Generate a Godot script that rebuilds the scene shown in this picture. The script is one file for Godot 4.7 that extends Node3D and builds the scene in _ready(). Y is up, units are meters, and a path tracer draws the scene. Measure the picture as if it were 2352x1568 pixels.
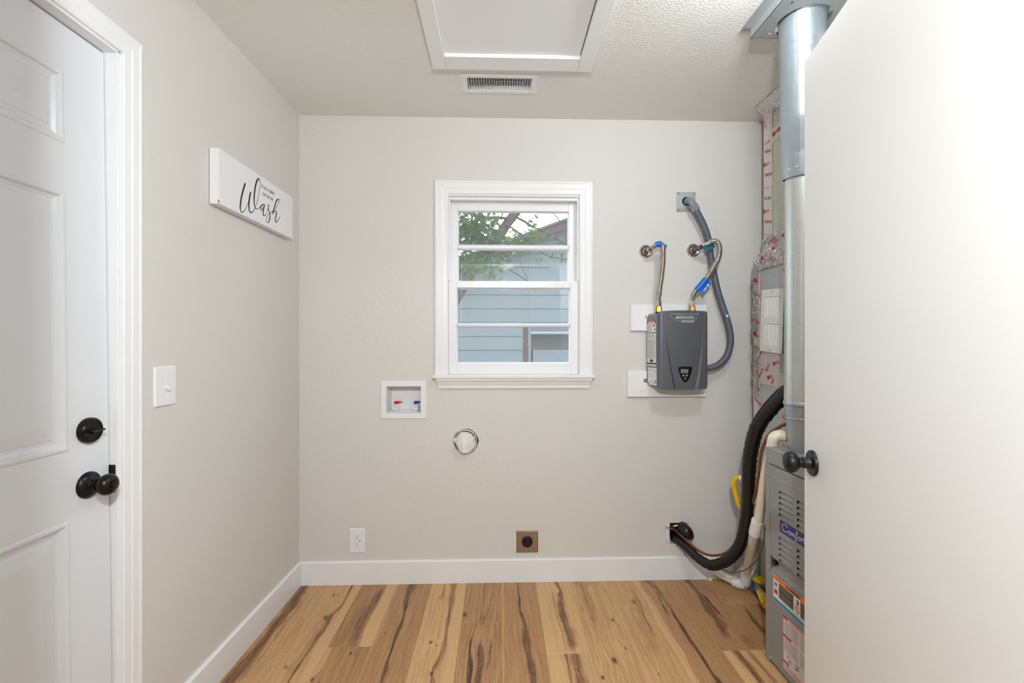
extends Node3D
# Laundry / utility room. y up, metres. Back wall lies in z = ZB, the camera stands in the doorway at the origin.

const ZB := -2.397          # face of the back wall
const XL := -1.0342         # left corner of the back wall
const LA := 0.0195          # the left wall is that little out of square
const CH := 2.438           # ceiling height

var M := {}
var noises := {}
var used := {}
var rng := RandomNumberGenerator.new()
var LW: Transform3D         # frame of the left wall: x towards the back wall (0 at the corner), y up, z into the room
var BW: Transform3D         # frame of the back wall: x world x, y up, z off the wall

# ------------------------------------------------------------------ mesh builder
class MB:
	var v := PackedVector3Array()
	var n := PackedVector3Array()
	var uv := PackedVector2Array()
	var T := Transform3D()
	func tri(a: Vector3, b: Vector3, c: Vector3, na: Vector3, nb: Vector3, nc: Vector3, ua := Vector2.ZERO, ub := Vector2.ZERO, uc := Vector2.ZERO) -> void:
		a = T * a; b = T * b; c = T * c
		na = (T.basis * na).normalized(); nb = (T.basis * nb).normalized(); nc = (T.basis * nc).normalized()
		if (b - a).cross(c - a).dot(na + nb + nc) > 0.0:
			v.append_array([a, c, b]); n.append_array([na, nc, nb]); uv.append_array([ua, uc, ub])
		else:
			v.append_array([a, b, c]); n.append_array([na, nb, nc]); uv.append_array([ua, ub, uc])
	func quad(a: Vector3, b: Vector3, c: Vector3, d: Vector3, hint: Vector3, u := []) -> void:
		var m := (c - a).cross(d - b)
		if m.length() < 1e-12: return
		m = m.normalized()
		if m.dot(hint) < 0.0: m = -m
		if u.size() == 4:
			tri(a, b, c, m, m, m, u[0], u[1], u[2]); tri(a, c, d, m, m, m, u[0], u[2], u[3])
		else:
			tri(a, b, c, m, m, m); tri(a, c, d, m, m, m)
	func flat(a: Vector3, b: Vector3, c: Vector3, hint: Vector3) -> void:
		var m := (b - a).cross(c - a)
		if m.length() < 1e-13: return
		m = m.normalized()
		if m.dot(hint) < 0.0: m = -m
		tri(a, b, c, m, m, m)
	func box(p: Vector3, q: Vector3, bev := 0.0) -> void:
		var c := (p + q) * 0.5
		var h := ((q - p) * 0.5).abs()
		bev = minf(bev, minf(h.x, minf(h.y, h.z)) * 0.9)
		var E := [Vector3.RIGHT, Vector3.UP, Vector3.BACK]
		for k in 3:
			var i := (k + 1) % 3
			var j := (k + 2) % 3
			var ek: Vector3 = E[k]; var ei: Vector3 = E[i]; var ej: Vector3 = E[j]
			for s in [-1.0, 1.0]:
				var o: Vector3 = c + ek * h[k] * s
				var a := ei * (h[i] - bev); var b := ej * (h[j] - bev)
				quad(o - a - b, o + a - b, o + a + b, o - a + b, ek * s)
			if bev > 0.0:
				for si in [-1.0, 1.0]:
					for sj in [-1.0, 1.0]:
						var p1: Vector3 = c + ei * si * h[i] + ej * sj * (h[j] - bev)
						var p2: Vector3 = c + ei * si * (h[i] - bev) + ej * sj * h[j]
						var d := ek * (h[k] - bev)
						quad(p1 - d, p1 + d, p2 + d, p2 - d, ei * si + ej * sj)
		if bev > 0.0:
			for sx in [-1.0, 1.0]:
				for sy in [-1.0, 1.0]:
					for sz in [-1.0, 1.0]:
						var m := Vector3(sx, sy, sz)
						flat(c + m * Vector3(h.x, h.y - bev, h.z - bev), c + m * Vector3(h.x - bev, h.y, h.z - bev), c + m * Vector3(h.x - bev, h.y - bev, h.z), m)
	func hexa(p: Array) -> void:   # eight corners: bottom ring 0-3, top ring 4-7
		var c := Vector3.ZERO
		for q in p: c += q / 8.0
		for f in [[0, 1, 2, 3], [4, 5, 6, 7], [0, 1, 5, 4], [1, 2, 6, 5], [2, 3, 7, 6], [3, 0, 4, 7]]:
			var m: Vector3 = (p[f[0]] + p[f[1]] + p[f[2]] + p[f[3]]) / 4.0
			quad(p[f[0]], p[f[1]], p[f[2]], p[f[3]], m - c)
	func prism(poly: PackedVector2Array, z0: float, z1: float, bev := 0.0, keep = null) -> void:
		var k := poly.size()
		var ins := poly.duplicate()
		if bev > 0.0:
			var sgn := -1.0 if Geometry2D.is_polygon_clockwise(poly) else 1.0
			for i in k:
				var e0 := (poly[i] - poly[(i + k - 1) % k]).normalized()
				var e1 := (poly[(i + 1) % k] - poly[i]).normalized()
				var n0 := Vector2(-e0.y, e0.x) * sgn
				var n1 := Vector2(-e1.y, e1.x) * sgn
				var m := (n0 + n1)
				m = m / maxf(m.length_squared(), 0.4) * 2.0
				if keep == null or not keep.call(poly[i]): ins[i] = poly[i] + m * bev
		var cen := Vector2.ZERO
		for q in poly: cen += q / k
		var zm := z1 - bev * signf(z1 - z0)
		for i in k:
			var a := poly[i]; var b := poly[(i + 1) % k]
			var e := (b - a).normalized()
			var o := Vector2(e.y, -e.x) * (-1.0 if Geometry2D.is_polygon_clockwise(poly) else 1.0)
			quad(Vector3(a.x, a.y, z0), Vector3(b.x, b.y, z0), Vector3(b.x, b.y, zm), Vector3(a.x, a.y, zm), Vector3(o.x, o.y, 0))
			if bev > 0.0:
				var c := ins[i]; var d := ins[(i + 1) % k]
				quad(Vector3(a.x, a.y, zm), Vector3(b.x, b.y, zm), Vector3(d.x, d.y, z1), Vector3(c.x, c.y, z1), Vector3(o.x, o.y, signf(z1 - z0)))
		var t := Geometry2D.triangulate_polygon(ins)
		for i in range(0, t.size(), 3):
			var a := ins[t[i]]; var b := ins[t[i + 1]]; var c := ins[t[i + 2]]
			flat(Vector3(a.x, a.y, z1), Vector3(b.x, b.y, z1), Vector3(c.x, c.y, z1), Vector3(0, 0, z1 - z0))
		t = Geometry2D.triangulate_polygon(poly)
		for i in range(0, t.size(), 3):
			var a := poly[t[i]]; var b := poly[t[i + 1]]; var c := poly[t[i + 2]]
			flat(Vector3(a.x, a.y, z0), Vector3(b.x, b.y, z0), Vector3(c.x, c.y, z0), Vector3(0, 0, z0 - z1))
	# nested rectangles (x0, y0, x1, y1) with steps (inset, height); the last one is filled
	func rings(x0: float, y0: float, x1: float, y1: float, steps: Array, fill := true) -> void:
		var prev := []
		for s in steps:
			var i: float = s[0]; var z: float = s[1]
			var cur := [Vector3(x0 + i, y0 + i, z), Vector3(x1 - i, y0 + i, z), Vector3(x1 - i, y1 - i, z), Vector3(x0 + i, y1 - i, z)]
			if prev.size():
				var rise: float = cur[0].z - prev[0].z
				for k in 4:
					var o: Vector3 = (prev[k] + prev[(k + 1) % 4]) * 0.5 - Vector3((x0 + x1) / 2, (y0 + y1) / 2, prev[k].z)
					o.z = 0
					quad(prev[k], prev[(k + 1) % 4], cur[(k + 1) % 4], cur[k], Vector3(0, 0, 0.001) + o.normalized() * signf(rise) * 0.001 + (Vector3(0, 0, 1) if absf(s[0] - 0.0) > 1e-6 and absf(rise) < 0.9 else Vector3.ZERO) * 0.0005)
			prev = cur
		if fill: quad(prev[0], prev[1], prev[2], prev[3], Vector3(0, 0, 1))
	func tube(pts: Array, rad, sides := 14, cap := true, squash := 1.0) -> void:
		var k := pts.size()
		var up := Vector3.ZERO
		var rings_p := []; var rings_n := []
		var dist := 0.0
		var ds := []
		var last := Vector3.UP
		for i in k:
			var t: Vector3 = (pts[mini(i + 1, k - 1)] - pts[maxi(i - 1, 0)]).normalized()
			if i == 0:
				up = t.cross(Vector3.UP if absf(t.y) < 0.9 else Vector3.RIGHT).normalized()
			else:
				dist += pts[i].distance_to(pts[i - 1])
				up = (up - t * up.dot(t)).normalized()
			var w := t.cross(up)
			var r: float = rad[i] if rad is Array else rad
			var r0: float = rad[maxi(i - 1, 0)] if rad is Array else rad
			var r1: float = rad[mini(i + 1, k - 1)] if rad is Array else rad
			var dl: float = maxf(pts[mini(i + 1, k - 1)].distance_to(pts[maxi(i - 1, 0)]), 1e-6)
			var slope := (r1 - r0) / dl
			var rp := []; var rn := []
			for j in sides + 1:
				var a := TAU * j / sides
				var d := up * cos(a) + w * sin(a) * squash
				rp.append(pts[i] + d * r)
				rn.append((d - t * slope).normalized())
			rings_p.append(rp); rings_n.append(rn); ds.append(dist); last = t
		for i in k - 1:
			for j in sides:
				var u0 := Vector2(ds[i], float(j) / sides); var u1 := Vector2(ds[i + 1], float(j) / sides)
				var u2 := Vector2(ds[i + 1], float(j + 1) / sides); var u3 := Vector2(ds[i], float(j + 1) / sides)
				tri(rings_p[i][j], rings_p[i + 1][j], rings_p[i + 1][j + 1], rings_n[i][j], rings_n[i + 1][j], rings_n[i + 1][j + 1], u0, u1, u2)
				tri(rings_p[i][j], rings_p[i + 1][j + 1], rings_p[i][j + 1], rings_n[i][j], rings_n[i + 1][j + 1], rings_n[i][j + 1], u0, u2, u3)
		if cap:
			var t0: Vector3 = (pts[0] - pts[1]).normalized()
			for j in sides:
				flat(pts[0], rings_p[0][j], rings_p[0][j + 1], t0)
				flat(pts[k - 1], rings_p[k - 1][j], rings_p[k - 1][j + 1], last)
	# profile of (radius, height) about local z
	func lathe(prof: Array, segs := 32, sx := 1.0, sy := 1.0) -> void:
		var k := prof.size()
		for i in k - 1:
			var a: Vector2 = prof[i]; var b: Vector2 = prof[i + 1]
			var d := b - a
			if d.length() < 1e-9: continue
			var m := Vector2(d.y, -d.x).normalized()
			var ma := m; var mb := m
			if i > 0:
				var d0: Vector2 = a - prof[i - 1]
				var m0 := Vector2(d0.y, -d0.x).normalized()
				if m0.dot(m) > 0.75: ma = (m0 + m).normalized()
			if i < k - 2:
				var d1: Vector2 = prof[i + 2] - b
				var m1 := Vector2(d1.y, -d1.x).normalized()
				if m1.dot(m) > 0.75: mb = (m1 + m).normalized()
			for j in segs:
				var c0 := Vector2.from_angle(TAU * j / segs); var c1 := Vector2.from_angle(TAU * (j + 1) / segs)
				var p0 := Vector3(c0.x * a.x * sx, c0.y * a.x * sy, a.y); var p1 := Vector3(c1.x * a.x * sx, c1.y * a.x * sy, a.y)
				var p2 := Vector3(c1.x * b.x * sx, c1.y * b.x * sy, b.y); var p3 := Vector3(c0.x * b.x * sx, c0.y * b.x * sy, b.y)
				var n0 := Vector3(c0.x * ma.x / sx, c0.y * ma.x / sy, ma.y); var n1 := Vector3(c1.x * ma.x / sx, c1.y * ma.x / sy, ma.y)
				var n2 := Vector3(c1.x * mb.x / sx, c1.y * mb.x / sy, mb.y); var n3 := Vector3(c0.x * mb.x / sx, c0.y * mb.x / sy, mb.y)
				if a.x > 1e-7: tri(p0, p1, p2, n0, n1, n2)
				if b.x > 1e-7: tri(p0, p2, p3, n0, n2, n3)
	# moulding between two mitred ends: each profile point is (share of the way across, height)
	func mould(p: Vector3, q: Vector3, across_p: Vector3, across_q: Vector3, up: Vector3, prof: Array) -> void:
		var c := Vector3.ZERO
		var A := []; var B := []
		for f in prof:
			A.append(p + across_p * f[0] + up * f[1]); B.append(q + across_q * f[0] + up * f[1])
		for i in A.size() - 1:
			var e: Vector3 = A[i + 1] - A[i]
			var o := e.cross(q - p)
			var mid: Vector3 = across_p * (prof[i][0] + prof[i + 1][0]) * 0.5 + up * (prof[i][1] + prof[i + 1][1]) * 0.5
			if o.dot(mid - across_p * 0.5) < 0.0: o = -o
			if absf(o.normalized().dot(up)) > 0.3 and o.dot(up) < 0.0: o = -o
			quad(A[i], B[i], B[i + 1], A[i + 1], o)
		for i in range(1, A.size() - 1):
			flat(A[0], A[i], A[i + 1], p - q)
			flat(B[0], B[i], B[i + 1], q - p)
	# ribbon of strokes (x, y, width) raised by th over z
	func ribbon(pts: Array, z: float, th: float, zf = null) -> void:
		var k := pts.size()
		var L := []; var R := []
		for i in k:
			var a: Vector3 = pts[maxi(i - 1, 0)]; var b: Vector3 = pts[mini(i + 1, k - 1)]
			var t := Vector2(b.x - a.x, b.y - a.y).normalized()
			var nn: Vector2 = Vector2(-t.y, t.x) * pts[i].z * 0.5
			var zz: float = z + (zf.call(pts[i].x) if zf != null else 0.0)
			L.append(Vector3(pts[i].x + nn.x, pts[i].y + nn.y, zz)); R.append(Vector3(pts[i].x - nn.x, pts[i].y - nn.y, zz))
		var up := Vector3(0, 0, th)
		for i in k - 1:
			quad(L[i] + up, L[i + 1] + up, R[i + 1] + up, R[i] + up, up)
			quad(L[i], L[i + 1], L[i + 1] + up, L[i] + up, L[i] - R[i])
			quad(R[i], R[i + 1], R[i + 1] + up, R[i] + up, R[i] - L[i])
		quad(L[0], R[0], R[0] + up, L[0] + up, pts[0] * Vector3(1, 1, 0) - pts[1] * Vector3(1, 1, 0))
		quad(L[k - 1], R[k - 1], R[k - 1] + up, L[k - 1] + up, pts[k - 1] * Vector3(1, 1, 0) - pts[k - 2] * Vector3(1, 1, 0))
	func commit(back: Transform3D) -> ArrayMesh:
		var am := ArrayMesh.new()
		if v.is_empty(): return am
		var a := []
		a.resize(Mesh.ARRAY_MAX)
		var vv := PackedVector3Array(); var nn := PackedVector3Array()
		vv.resize(v.size()); nn.resize(n.size())
		for i in v.size():
			vv[i] = back * v[i]
			nn[i] = back.basis * n[i]
		a[Mesh.ARRAY_VERTEX] = vv; a[Mesh.ARRAY_NORMAL] = nn; a[Mesh.ARRAY_TEX_UV] = uv
		am.add_surface_from_arrays(Mesh.PRIMITIVE_TRIANGLES, a)
		return am

# ------------------------------------------------------------------ scene helpers
func numbered(called: String, parent: Node) -> String:
	var key := str(parent.get_instance_id()) + called
	used[key] = used.get(key, -1) + 1
	return called if used[key] == 0 else "%s_%03d" % [called, used[key]]

func put(o: Node3D, called: String, parent: Node) -> void:
	o.name = numbered(called, parent)
	parent.add_child(o, true)

func world_of(o: Node) -> Transform3D:
	var t := Transform3D()
	while o != self and o is Node3D:
		t = o.transform * t
		o = o.get_parent()
	return t

func tag(o: Node3D, label: String, category: String, group := "", kind := "") -> Node3D:
	o.set_meta("label", label)
	o.set_meta("category", category)
	if group: o.set_meta("group", group)
	if kind: o.set_meta("kind", kind)
	return o

func thing(called: String, label: String, category: String, base: Vector3, group := "", kind := "") -> Node3D:
	var o := Node3D.new()
	put(o, called, self)
	o.position = base
	return tag(o, label, category, group, kind)

func part(called: String, mb: MB, m: Material, parent: Node, label := "") -> MeshInstance3D:   # geometry given in world coordinates
	var o := MeshInstance3D.new()
	o.mesh = mb.commit(world_of(parent).affine_inverse() if parent != self else Transform3D())
	o.material_override = m
	o.cast_shadow = GeometryInstance3D.SHADOW_CASTING_SETTING_ON
	put(o, called, parent)
	if label: o.set_meta("label", label)
	return o

func mb(T := Transform3D()) -> MB:
	var b := MB.new()
	b.T = T
	return b

func mat(c: Color, rough := 0.5, metal := 0.0, spec := 0.5) -> StandardMaterial3D:
	var m := StandardMaterial3D.new()
	m.albedo_color = c
	m.roughness = rough
	m.metallic = metal
	m.metallic_specular = spec
	return m

func noise_tex(key: String, type: int, freq: float, oct := 3, size := 512, ramp = null, cell := -1) -> NoiseTexture2D:
	if noises.has(key): return noises[key]
	var f := FastNoiseLite.new()
	f.noise_type = type
	f.frequency = freq
	f.fractal_octaves = oct
	f.seed = key.hash() % 9999
	if cell >= 0: f.cellular_return_type = cell
	if cell == 99:
		f.fractal_type = FastNoiseLite.FRACTAL_RIDGED
	var t := NoiseTexture2D.new()
	t.width = size; t.height = size
	t.seamless = true
	t.noise = f
	if ramp != null:
		var g := Gradient.new()
		g.offsets = PackedFloat32Array(ramp[0])
		g.colors = PackedColorArray(ramp[1])
		t.color_ramp = g
	noises[key] = t
	return t

func tri_world(m: StandardMaterial3D, s: float) -> StandardMaterial3D:
	m.uv1_triplanar = true
	m.uv1_world_triplanar = true
	m.uv1_scale = Vector3.ONE * s
	return m

func relief(m: StandardMaterial3D, t: Texture2D, cm: float) -> StandardMaterial3D:
	m.heightmap_enabled = true
	m.heightmap_texture = t
	m.heightmap_scale = cm
	return m

func spline(p: Array, step: float) -> Array:   # Catmull-Rom through the points, about evenly spaced
	var out := []
	for i in p.size() - 1:
		var a: Vector3 = p[maxi(i - 1, 0)]; var b: Vector3 = p[i]; var c: Vector3 = p[i + 1]; var d: Vector3 = p[mini(i + 2, p.size() - 1)]
		var k := maxi(1, int(ceil(b.distance_to(c) / step)))
		for j in k:
			out.append(b.cubic_interpolate(c, a, d, float(j) / k))
	out.append(p[p.size() - 1])
	return out

func rrect(x0: float, y0: float, x1: float, y1: float, r: float, seg := 6) -> PackedVector2Array:
	var out := PackedVector2Array()
	for c in [[x1 - r, y0 + r, -PI / 2], [x1 - r, y1 - r, 0.0], [x0 + r, y1 - r, PI / 2], [x0 + r, y0 + r, PI]]:
		for i in seg + 1:
			var a: float = c[2] + PI / 2 * i / seg
			out.append(Vector2(c[0] + cos(a) * r, c[1] + sin(a) * r))
	return out

func circle(x: float, y: float, r: float, seg := 32, sy := 1.0) -> PackedVector2Array:
	var out := PackedVector2Array()
	for i in seg: out.append(Vector2(x + cos(TAU * i / seg) * r, y + sin(TAU * i / seg) * r * sy))
	return out

# lettering, fitted into the box x0, y0, width, height (height 0 keeps the letters' shape)
var glyphs := {}
func letters(b: MB, s: String, x0: float, y0: float, w: float, h: float, z: float, th := 0.0006, font := "Droid Sans", weight := 400) -> void:
	var key := s + font + str(weight)
	if not glyphs.has(key):
		var t := TextMesh.new()
		var f := SystemFont.new()
		f.font_names = PackedStringArray([font])
		f.font_weight = weight
		t.font = f
		t.font_size = 48
		t.pixel_size = 0.01
		t.depth = 0.1
		t.text = s
		t.curve_step = 2.0
		var vs := []; var ns := []
		for k in t.get_surface_count():
			var a := t.surface_get_arrays(k)
			var V: PackedVector3Array = a[Mesh.ARRAY_VERTEX]; var N: PackedVector3Array = a[Mesh.ARRAY_NORMAL]
			if a[Mesh.ARRAY_INDEX] != null:
				for i in a[Mesh.ARRAY_INDEX]: vs.append(V[i]); ns.append(N[i])
			else:
				for i in V.size(): vs.append(V[i]); ns.append(N[i])
		var box := AABB()
		if vs.size():
			box = AABB(vs[0], Vector3.ZERO)
			for q in vs: box = box.expand(q)
		glyphs[key] = [vs, ns, box]
	var g: Array = glyphs[key]
	var bb: AABB = g[2]
	if bb.size.x < 1e-6: return
	var sx := w / bb.size.x
	var sy := h / bb.size.y if h > 0.0 else sx
	var P := func(p: Vector3) -> Vector3: return Vector3(x0 + (p.x - bb.position.x) * sx, y0 + (p.y - bb.position.y) * sy, z + (p.z - bb.position.z) / maxf(bb.size.z, 1e-6) * th)
	for i in range(0, g[0].size(), 3):
		b.tri(P.call(g[0][i]), P.call(g[0][i + 1]), P.call(g[0][i + 2]), g[1][i], g[1][i + 1], g[1][i + 2])

# a slab in the frame's x-y plane, front face at z = 0, with rectangular holes [x0, y0, x1, y1]
func holed(b: MB, x0: float, y0: float, x1: float, y1: float, holes: Array, th: float) -> void:
	var xs := [x0, x1]; var ys := [y0, y1]
	for h in holes:
		for x in [h[0], h[2]]: if x > x0 and x < x1: xs.append(x)
		for y in [h[1], h[3]]: if y > y0 and y < y1: ys.append(y)
	xs.sort(); ys.sort()
	for i in xs.size() - 1:
		for j in ys.size() - 1:
			if xs[i + 1] - xs[i] < 1e-6 or ys[j + 1] - ys[j] < 1e-6: continue
			var c := Vector2((xs[i] + xs[i + 1]) / 2, (ys[j] + ys[j + 1]) / 2)
			var open := false
			for h in holes:
				if c.x > h[0] and c.x < h[2] and c.y > h[1] and c.y < h[3]: open = true
			if open: continue
			for z in [0.0, -th]:
				b.quad(Vector3(xs[i], ys[j], z), Vector3(xs[i + 1], ys[j], z), Vector3(xs[i + 1], ys[j + 1], z), Vector3(xs[i], ys[j + 1], z), Vector3(0, 0, 1 if z == 0.0 else -1))
	var loops := [[x0, y0, x1, y1, 1.0]]
	for h in holes: loops.append([maxf(h[0], x0), maxf(h[1], y0), minf(h[2], x1), minf(h[3], y1), -1.0])
	for l in loops:
		var s: float = l[4]
		b.quad(Vector3(l[0], l[1], 0), Vector3(l[2], l[1], 0), Vector3(l[2], l[1], -th), Vector3(l[0], l[1], -th), Vector3(0, -s, 0))
		b.quad(Vector3(l[0], l[3], 0), Vector3(l[2], l[3], 0), Vector3(l[2], l[3], -th), Vector3(l[0], l[3], -th), Vector3(0, s, 0))
		b.quad(Vector3(l[0], l[1], 0), Vector3(l[0], l[3], 0), Vector3(l[0], l[3], -th), Vector3(l[0], l[1], -th), Vector3(-s, 0, 0))
		b.quad(Vector3(l[2], l[1], 0), Vector3(l[2], l[3], 0), Vector3(l[2], l[3], -th), Vector3(l[2], l[1], -th), Vector3(s, 0, 0))

# square [x0..x1] filled round a circular hole whose rim wobbles
func round_hole(b: MB, x0: float, y0: float, x1: float, y1: float, c: Vector2, r: float, wob: float, th: float) -> void:
	var k := 48
	for i in k:
		var A := []
		for j in [i, i + 1]:
			var a: float = TAU * (j % k) / k
			var d := Vector2.from_angle(a)
			var rr := r * (1.0 + wob * sin(a * 5.0 + 1.0) + wob * 0.7 * sin(a * 11.0))
			var e := minf(((x1 if d.x > 0 else x0) - c.x) / d.x if absf(d.x) > 1e-6 else 1e9, ((y1 if d.y > 0 else y0) - c.y) / d.y if absf(d.y) > 1e-6 else 1e9)
			A.append([c + d * rr, c + d * e])
		var p := func(q: Vector2, z: float) -> Vector3: return Vector3(q.x, q.y, z)
		b.quad(p.call(A[0][0], 0), p.call(A[1][0], 0), p.call(A[1][1], 0), p.call(A[0][1], 0), Vector3(0, 0, 1))
		b.quad(p.call(A[0][0], 0), p.call(A[1][0], 0), p.call(A[1][0], -th), p.call(A[0][0], -th), Vector3(c.x - A[0][0].x, c.y - A[0][0].y, 0))

func frame_at(o: Vector3, zdir: Vector3, ydir := Vector3.UP) -> Transform3D:   # local z along zdir
	var z := zdir.normalized()
	var x := ydir.cross(z)
	if x.length() < 1e-4: x = Vector3.RIGHT.cross(z)
	x = x.normalized()
	return Transform3D(Basis(x, z.cross(x), z), o)

func screw(parent: Node, T: Transform3D, r: float, m: Material, called := "screw") -> void:
	var b := mb(T)
	b.lathe([Vector2(r, 0), Vector2(r, r * 0.25), Vector2(r * 0.7, r * 0.55), Vector2(0, r * 0.6)], 12)
	b.box(Vector3(-r * 0.7, -r * 0.12, r * 0.5), Vector3(r * 0.7, r * 0.12, r * 0.68))
	part(called, b, m, parent)

func build_materials() -> void:
	var peel := noise_tex("peel", FastNoiseLite.TYPE_SIMPLEX, 0.03, 3, 512)
	var knock := noise_tex("knock", FastNoiseLite.TYPE_SIMPLEX, 0.016, 4, 1024, [[0.0, 0.36, 0.62, 1.0], [Color(0, 0, 0), Color(0.15, 0.15, 0.15), Color(0.85, 0.85, 0.85), Color(1, 1, 1)]])
	var spangle := noise_tex("spangle", FastNoiseLite.TYPE_CELLULAR, 0.03, 1, 512, [[0.0, 1.0], [Color(0.955, 0.96, 0.96), Color(1, 1, 1)]], FastNoiseLite.RETURN_CELL_VALUE)
	var spangle_r := noise_tex("spangle_r", FastNoiseLite.TYPE_SIMPLEX, 0.012, 4, 512, [[0.0, 1.0], [Color(0.30, 0.30, 0.30), Color(0.52, 0.52, 0.52)]])
	var wrinkle := noise_tex("wrinkle", FastNoiseLite.TYPE_SIMPLEX, 0.02, 4, 512)
	M.wall = relief(tri_world(mat(Color(0.846, 0.833, 0.810), 0.55, 0.0, 0.4), 1.6), peel, 0.05)
	M.ceiling = relief(tri_world(mat(Color(0.925, 0.92, 0.90), 0.75, 0.0, 0.3), 4.5), knock, 0.07)
	M.white = mat(Color(0.925, 0.925, 0.925), 0.32)
	M.door = mat(Color(0.865, 0.875, 0.885), 0.26)
	M.slab = relief(tri_world(mat(Color(0.885, 0.88, 0.865), 0.42), 1.2), peel, 0.01)
	M.plastic = mat(Color(0.92, 0.92, 0.925), 0.3)
	M.signwhite = mat(Color(0.92, 0.92, 0.92), 0.45)
	M.concrete = tri_world(mat(Color(0.50, 0.48, 0.44), 0.85), 2.0)
	M.concrete.albedo_texture = noise_tex("dust", FastNoiseLite.TYPE_SIMPLEX, 0.02, 4, 256, [[0.0, 1.0], [Color(0.7, 0.7, 0.7), Color(1, 1, 1)]])
	M.dark = mat(Color(0.05, 0.05, 0.05), 0.8)
	M.damper = mat(Color(0.80, 0.80, 0.80), 0.5)
	M.ink = mat(Color(0.055, 0.055, 0.06), 0.5)
	M.rawwood = mat(Color(0.62, 0.47, 0.32), 0.7)
	M.bronze = mat(Color(0.10, 0.09, 0.085), 0.28, 0.5)
	M.black = mat(Color(0.055, 0.055, 0.06), 0.42, 0.2)
	M.steel = mat(Color(0.64, 0.56, 0.46), 0.36, 0.9)
	var brushed := noise_tex("brushed", FastNoiseLite.TYPE_SIMPLEX, 0.05, 3, 256)
	M.galv = tri_world(mat(Color(0.76, 0.78, 0.78), 0.42, 0.6), 9.0); M.galv.albedo_texture = spangle; M.galv.roughness_texture = spangle_r; M.galv.roughness = 1.0
	M.galv_olive = tri_world(mat(Color(0.77, 0.78, 0.71), 0.45, 0.45), 5.0); M.galv_olive.albedo_texture = spangle; M.galv_olive.roughness_texture = spangle_r; M.galv_olive.roughness = 1.0
	M.galv_bright = tri_world(mat(Color(0.66, 0.70, 0.725), 0.45, 0.75), 5.0); M.galv_bright.roughness_texture = spangle_r; M.galv_bright.roughness = 1.0
	M.galv_spangle = tri_world(mat(Color(0.80, 0.82, 0.80), 0.40, 0.7), 14.0); M.galv_spangle.albedo_texture = spangle; M.galv_spangle.roughness_texture = spangle_r; M.galv_spangle.roughness = 1.0
	M.tape = relief(tri_world(mat(Color(0.83, 0.79, 0.76), 0.38, 0.35), 4.0), wrinkle, 0.25)
	M.foil = relief(tri_world(mat(Color(0.78, 0.76, 0.75), 0.2, 0.85), 6.0), wrinkle, 0.4)
	M.redink = mat(Color(0.70, 0.10, 0.15), 0.4)
	M.cream = mat(Color(0.86, 0.855, 0.83), 0.4)
	M.chrome = mat(Color(0.82, 0.82, 0.82), 0.12, 1.0)
	M.hose = mat(Color(0.76, 0.74, 0.70), 0.25, 1.0)
	M.brass = mat(Color(0.74, 0.58, 0.29), 0.28, 0.9)
	M.copper = mat(Color(0.54, 0.35, 0.25), 0.4, 0.6)
	M.rust = mat(Color(0.25, 0.18, 0.14), 0.7)
	M.bluetag = mat(Color(0.06, 0.39, 0.78), 0.4)
	M.tealtag = mat(Color(0.05, 0.46, 0.55), 0.4)
	M.lugblue = mat(Color(0.25, 0.38, 0.52), 0.5)
	M.redp = mat(Color(0.80, 0.10, 0.14), 0.4)
	M.bluep = mat(Color(0.08, 0.22, 0.62), 0.4)
	M.bag = relief(tri_world(mat(Color(0.90, 0.895, 0.875), 0.4), 8.0), wrinkle, 0.3)
	M.conduit = mat(Color(0.34, 0.37, 0.41), 0.42)
	M.pvcgrey = mat(Color(0.50, 0.53, 0.57), 0.45)
	M.heater = mat(Color(0.375, 0.38, 0.405), 0.38, 0.25)
	M.case = mat(Color(0.50, 0.505, 0.50), 0.45, 0.2)
	M.accent_dark = mat(Color(0.24, 0.245, 0.27), 0.4, 0.2)
	M.accent_light = mat(Color(0.52, 0.54, 0.55), 0.35, 0.3)
	M.silver = mat(Color(0.72, 0.72, 0.74), 0.35, 0.4)
	M.silver_light = mat(Color(0.86, 0.87, 0.88), 0.4)
	M.green = mat(Color(0.03, 0.42, 0.24), 0.4)
	M.gloss_black = mat(Color(0.03, 0.035, 0.04), 0.15)
	M.lcd = mat(Color(0.36, 0.35, 0.34), 0.3)
	M.digit = mat(Color(0.68, 0.67, 0.64), 0.4)
	M.furnace = relief(tri_world(mat(Color(0.56, 0.56, 0.55), 0.42, 0.1), 6.0), peel, 0.01)
	M.furnace_top = tri_world(mat(Color(0.66, 0.64, 0.60), 0.6), 3.0); M.furnace_top.albedo_texture = noise_tex("dust", FastNoiseLite.TYPE_SIMPLEX, 0.02, 4, 256)
	M.navy = mat(Color(0.10, 0.11, 0.40), 0.3)
	M.foam = mat(Color(0.062, 0.062, 0.066), 0.33)
	M.pvc = mat(Color(0.89, 0.85, 0.75), 0.4)
	M.pvc_white = mat(Color(0.93, 0.93, 0.94), 0.35)
	M.yellow = mat(Color(0.92, 0.72, 0.05), 0.45)
	M.brownwire = mat(Color(0.42, 0.33, 0.28), 0.5)
	M.plaster = mat(Color(0.90, 0.87, 0.83), 0.9)
	M.glass = mat(Color(0.95, 1.0, 0.98, 0.06), 0.02)
	M.glass.transparency = BaseMaterial3D.TRANSPARENCY_ALPHA
	M.siding = relief(tri_world(mat(Color(0.44, 0.475, 0.48), 0.6), 3.0), wrinkle, 0.1)
	M.redwood = mat(Color(0.29, 0.155, 0.15), 0.6)
	M.redpost = mat(Color(0.25, 0.10, 0.13), 0.55)
	M.lintel = mat(Color(0.37, 0.39, 0.44), 0.5)
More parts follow.
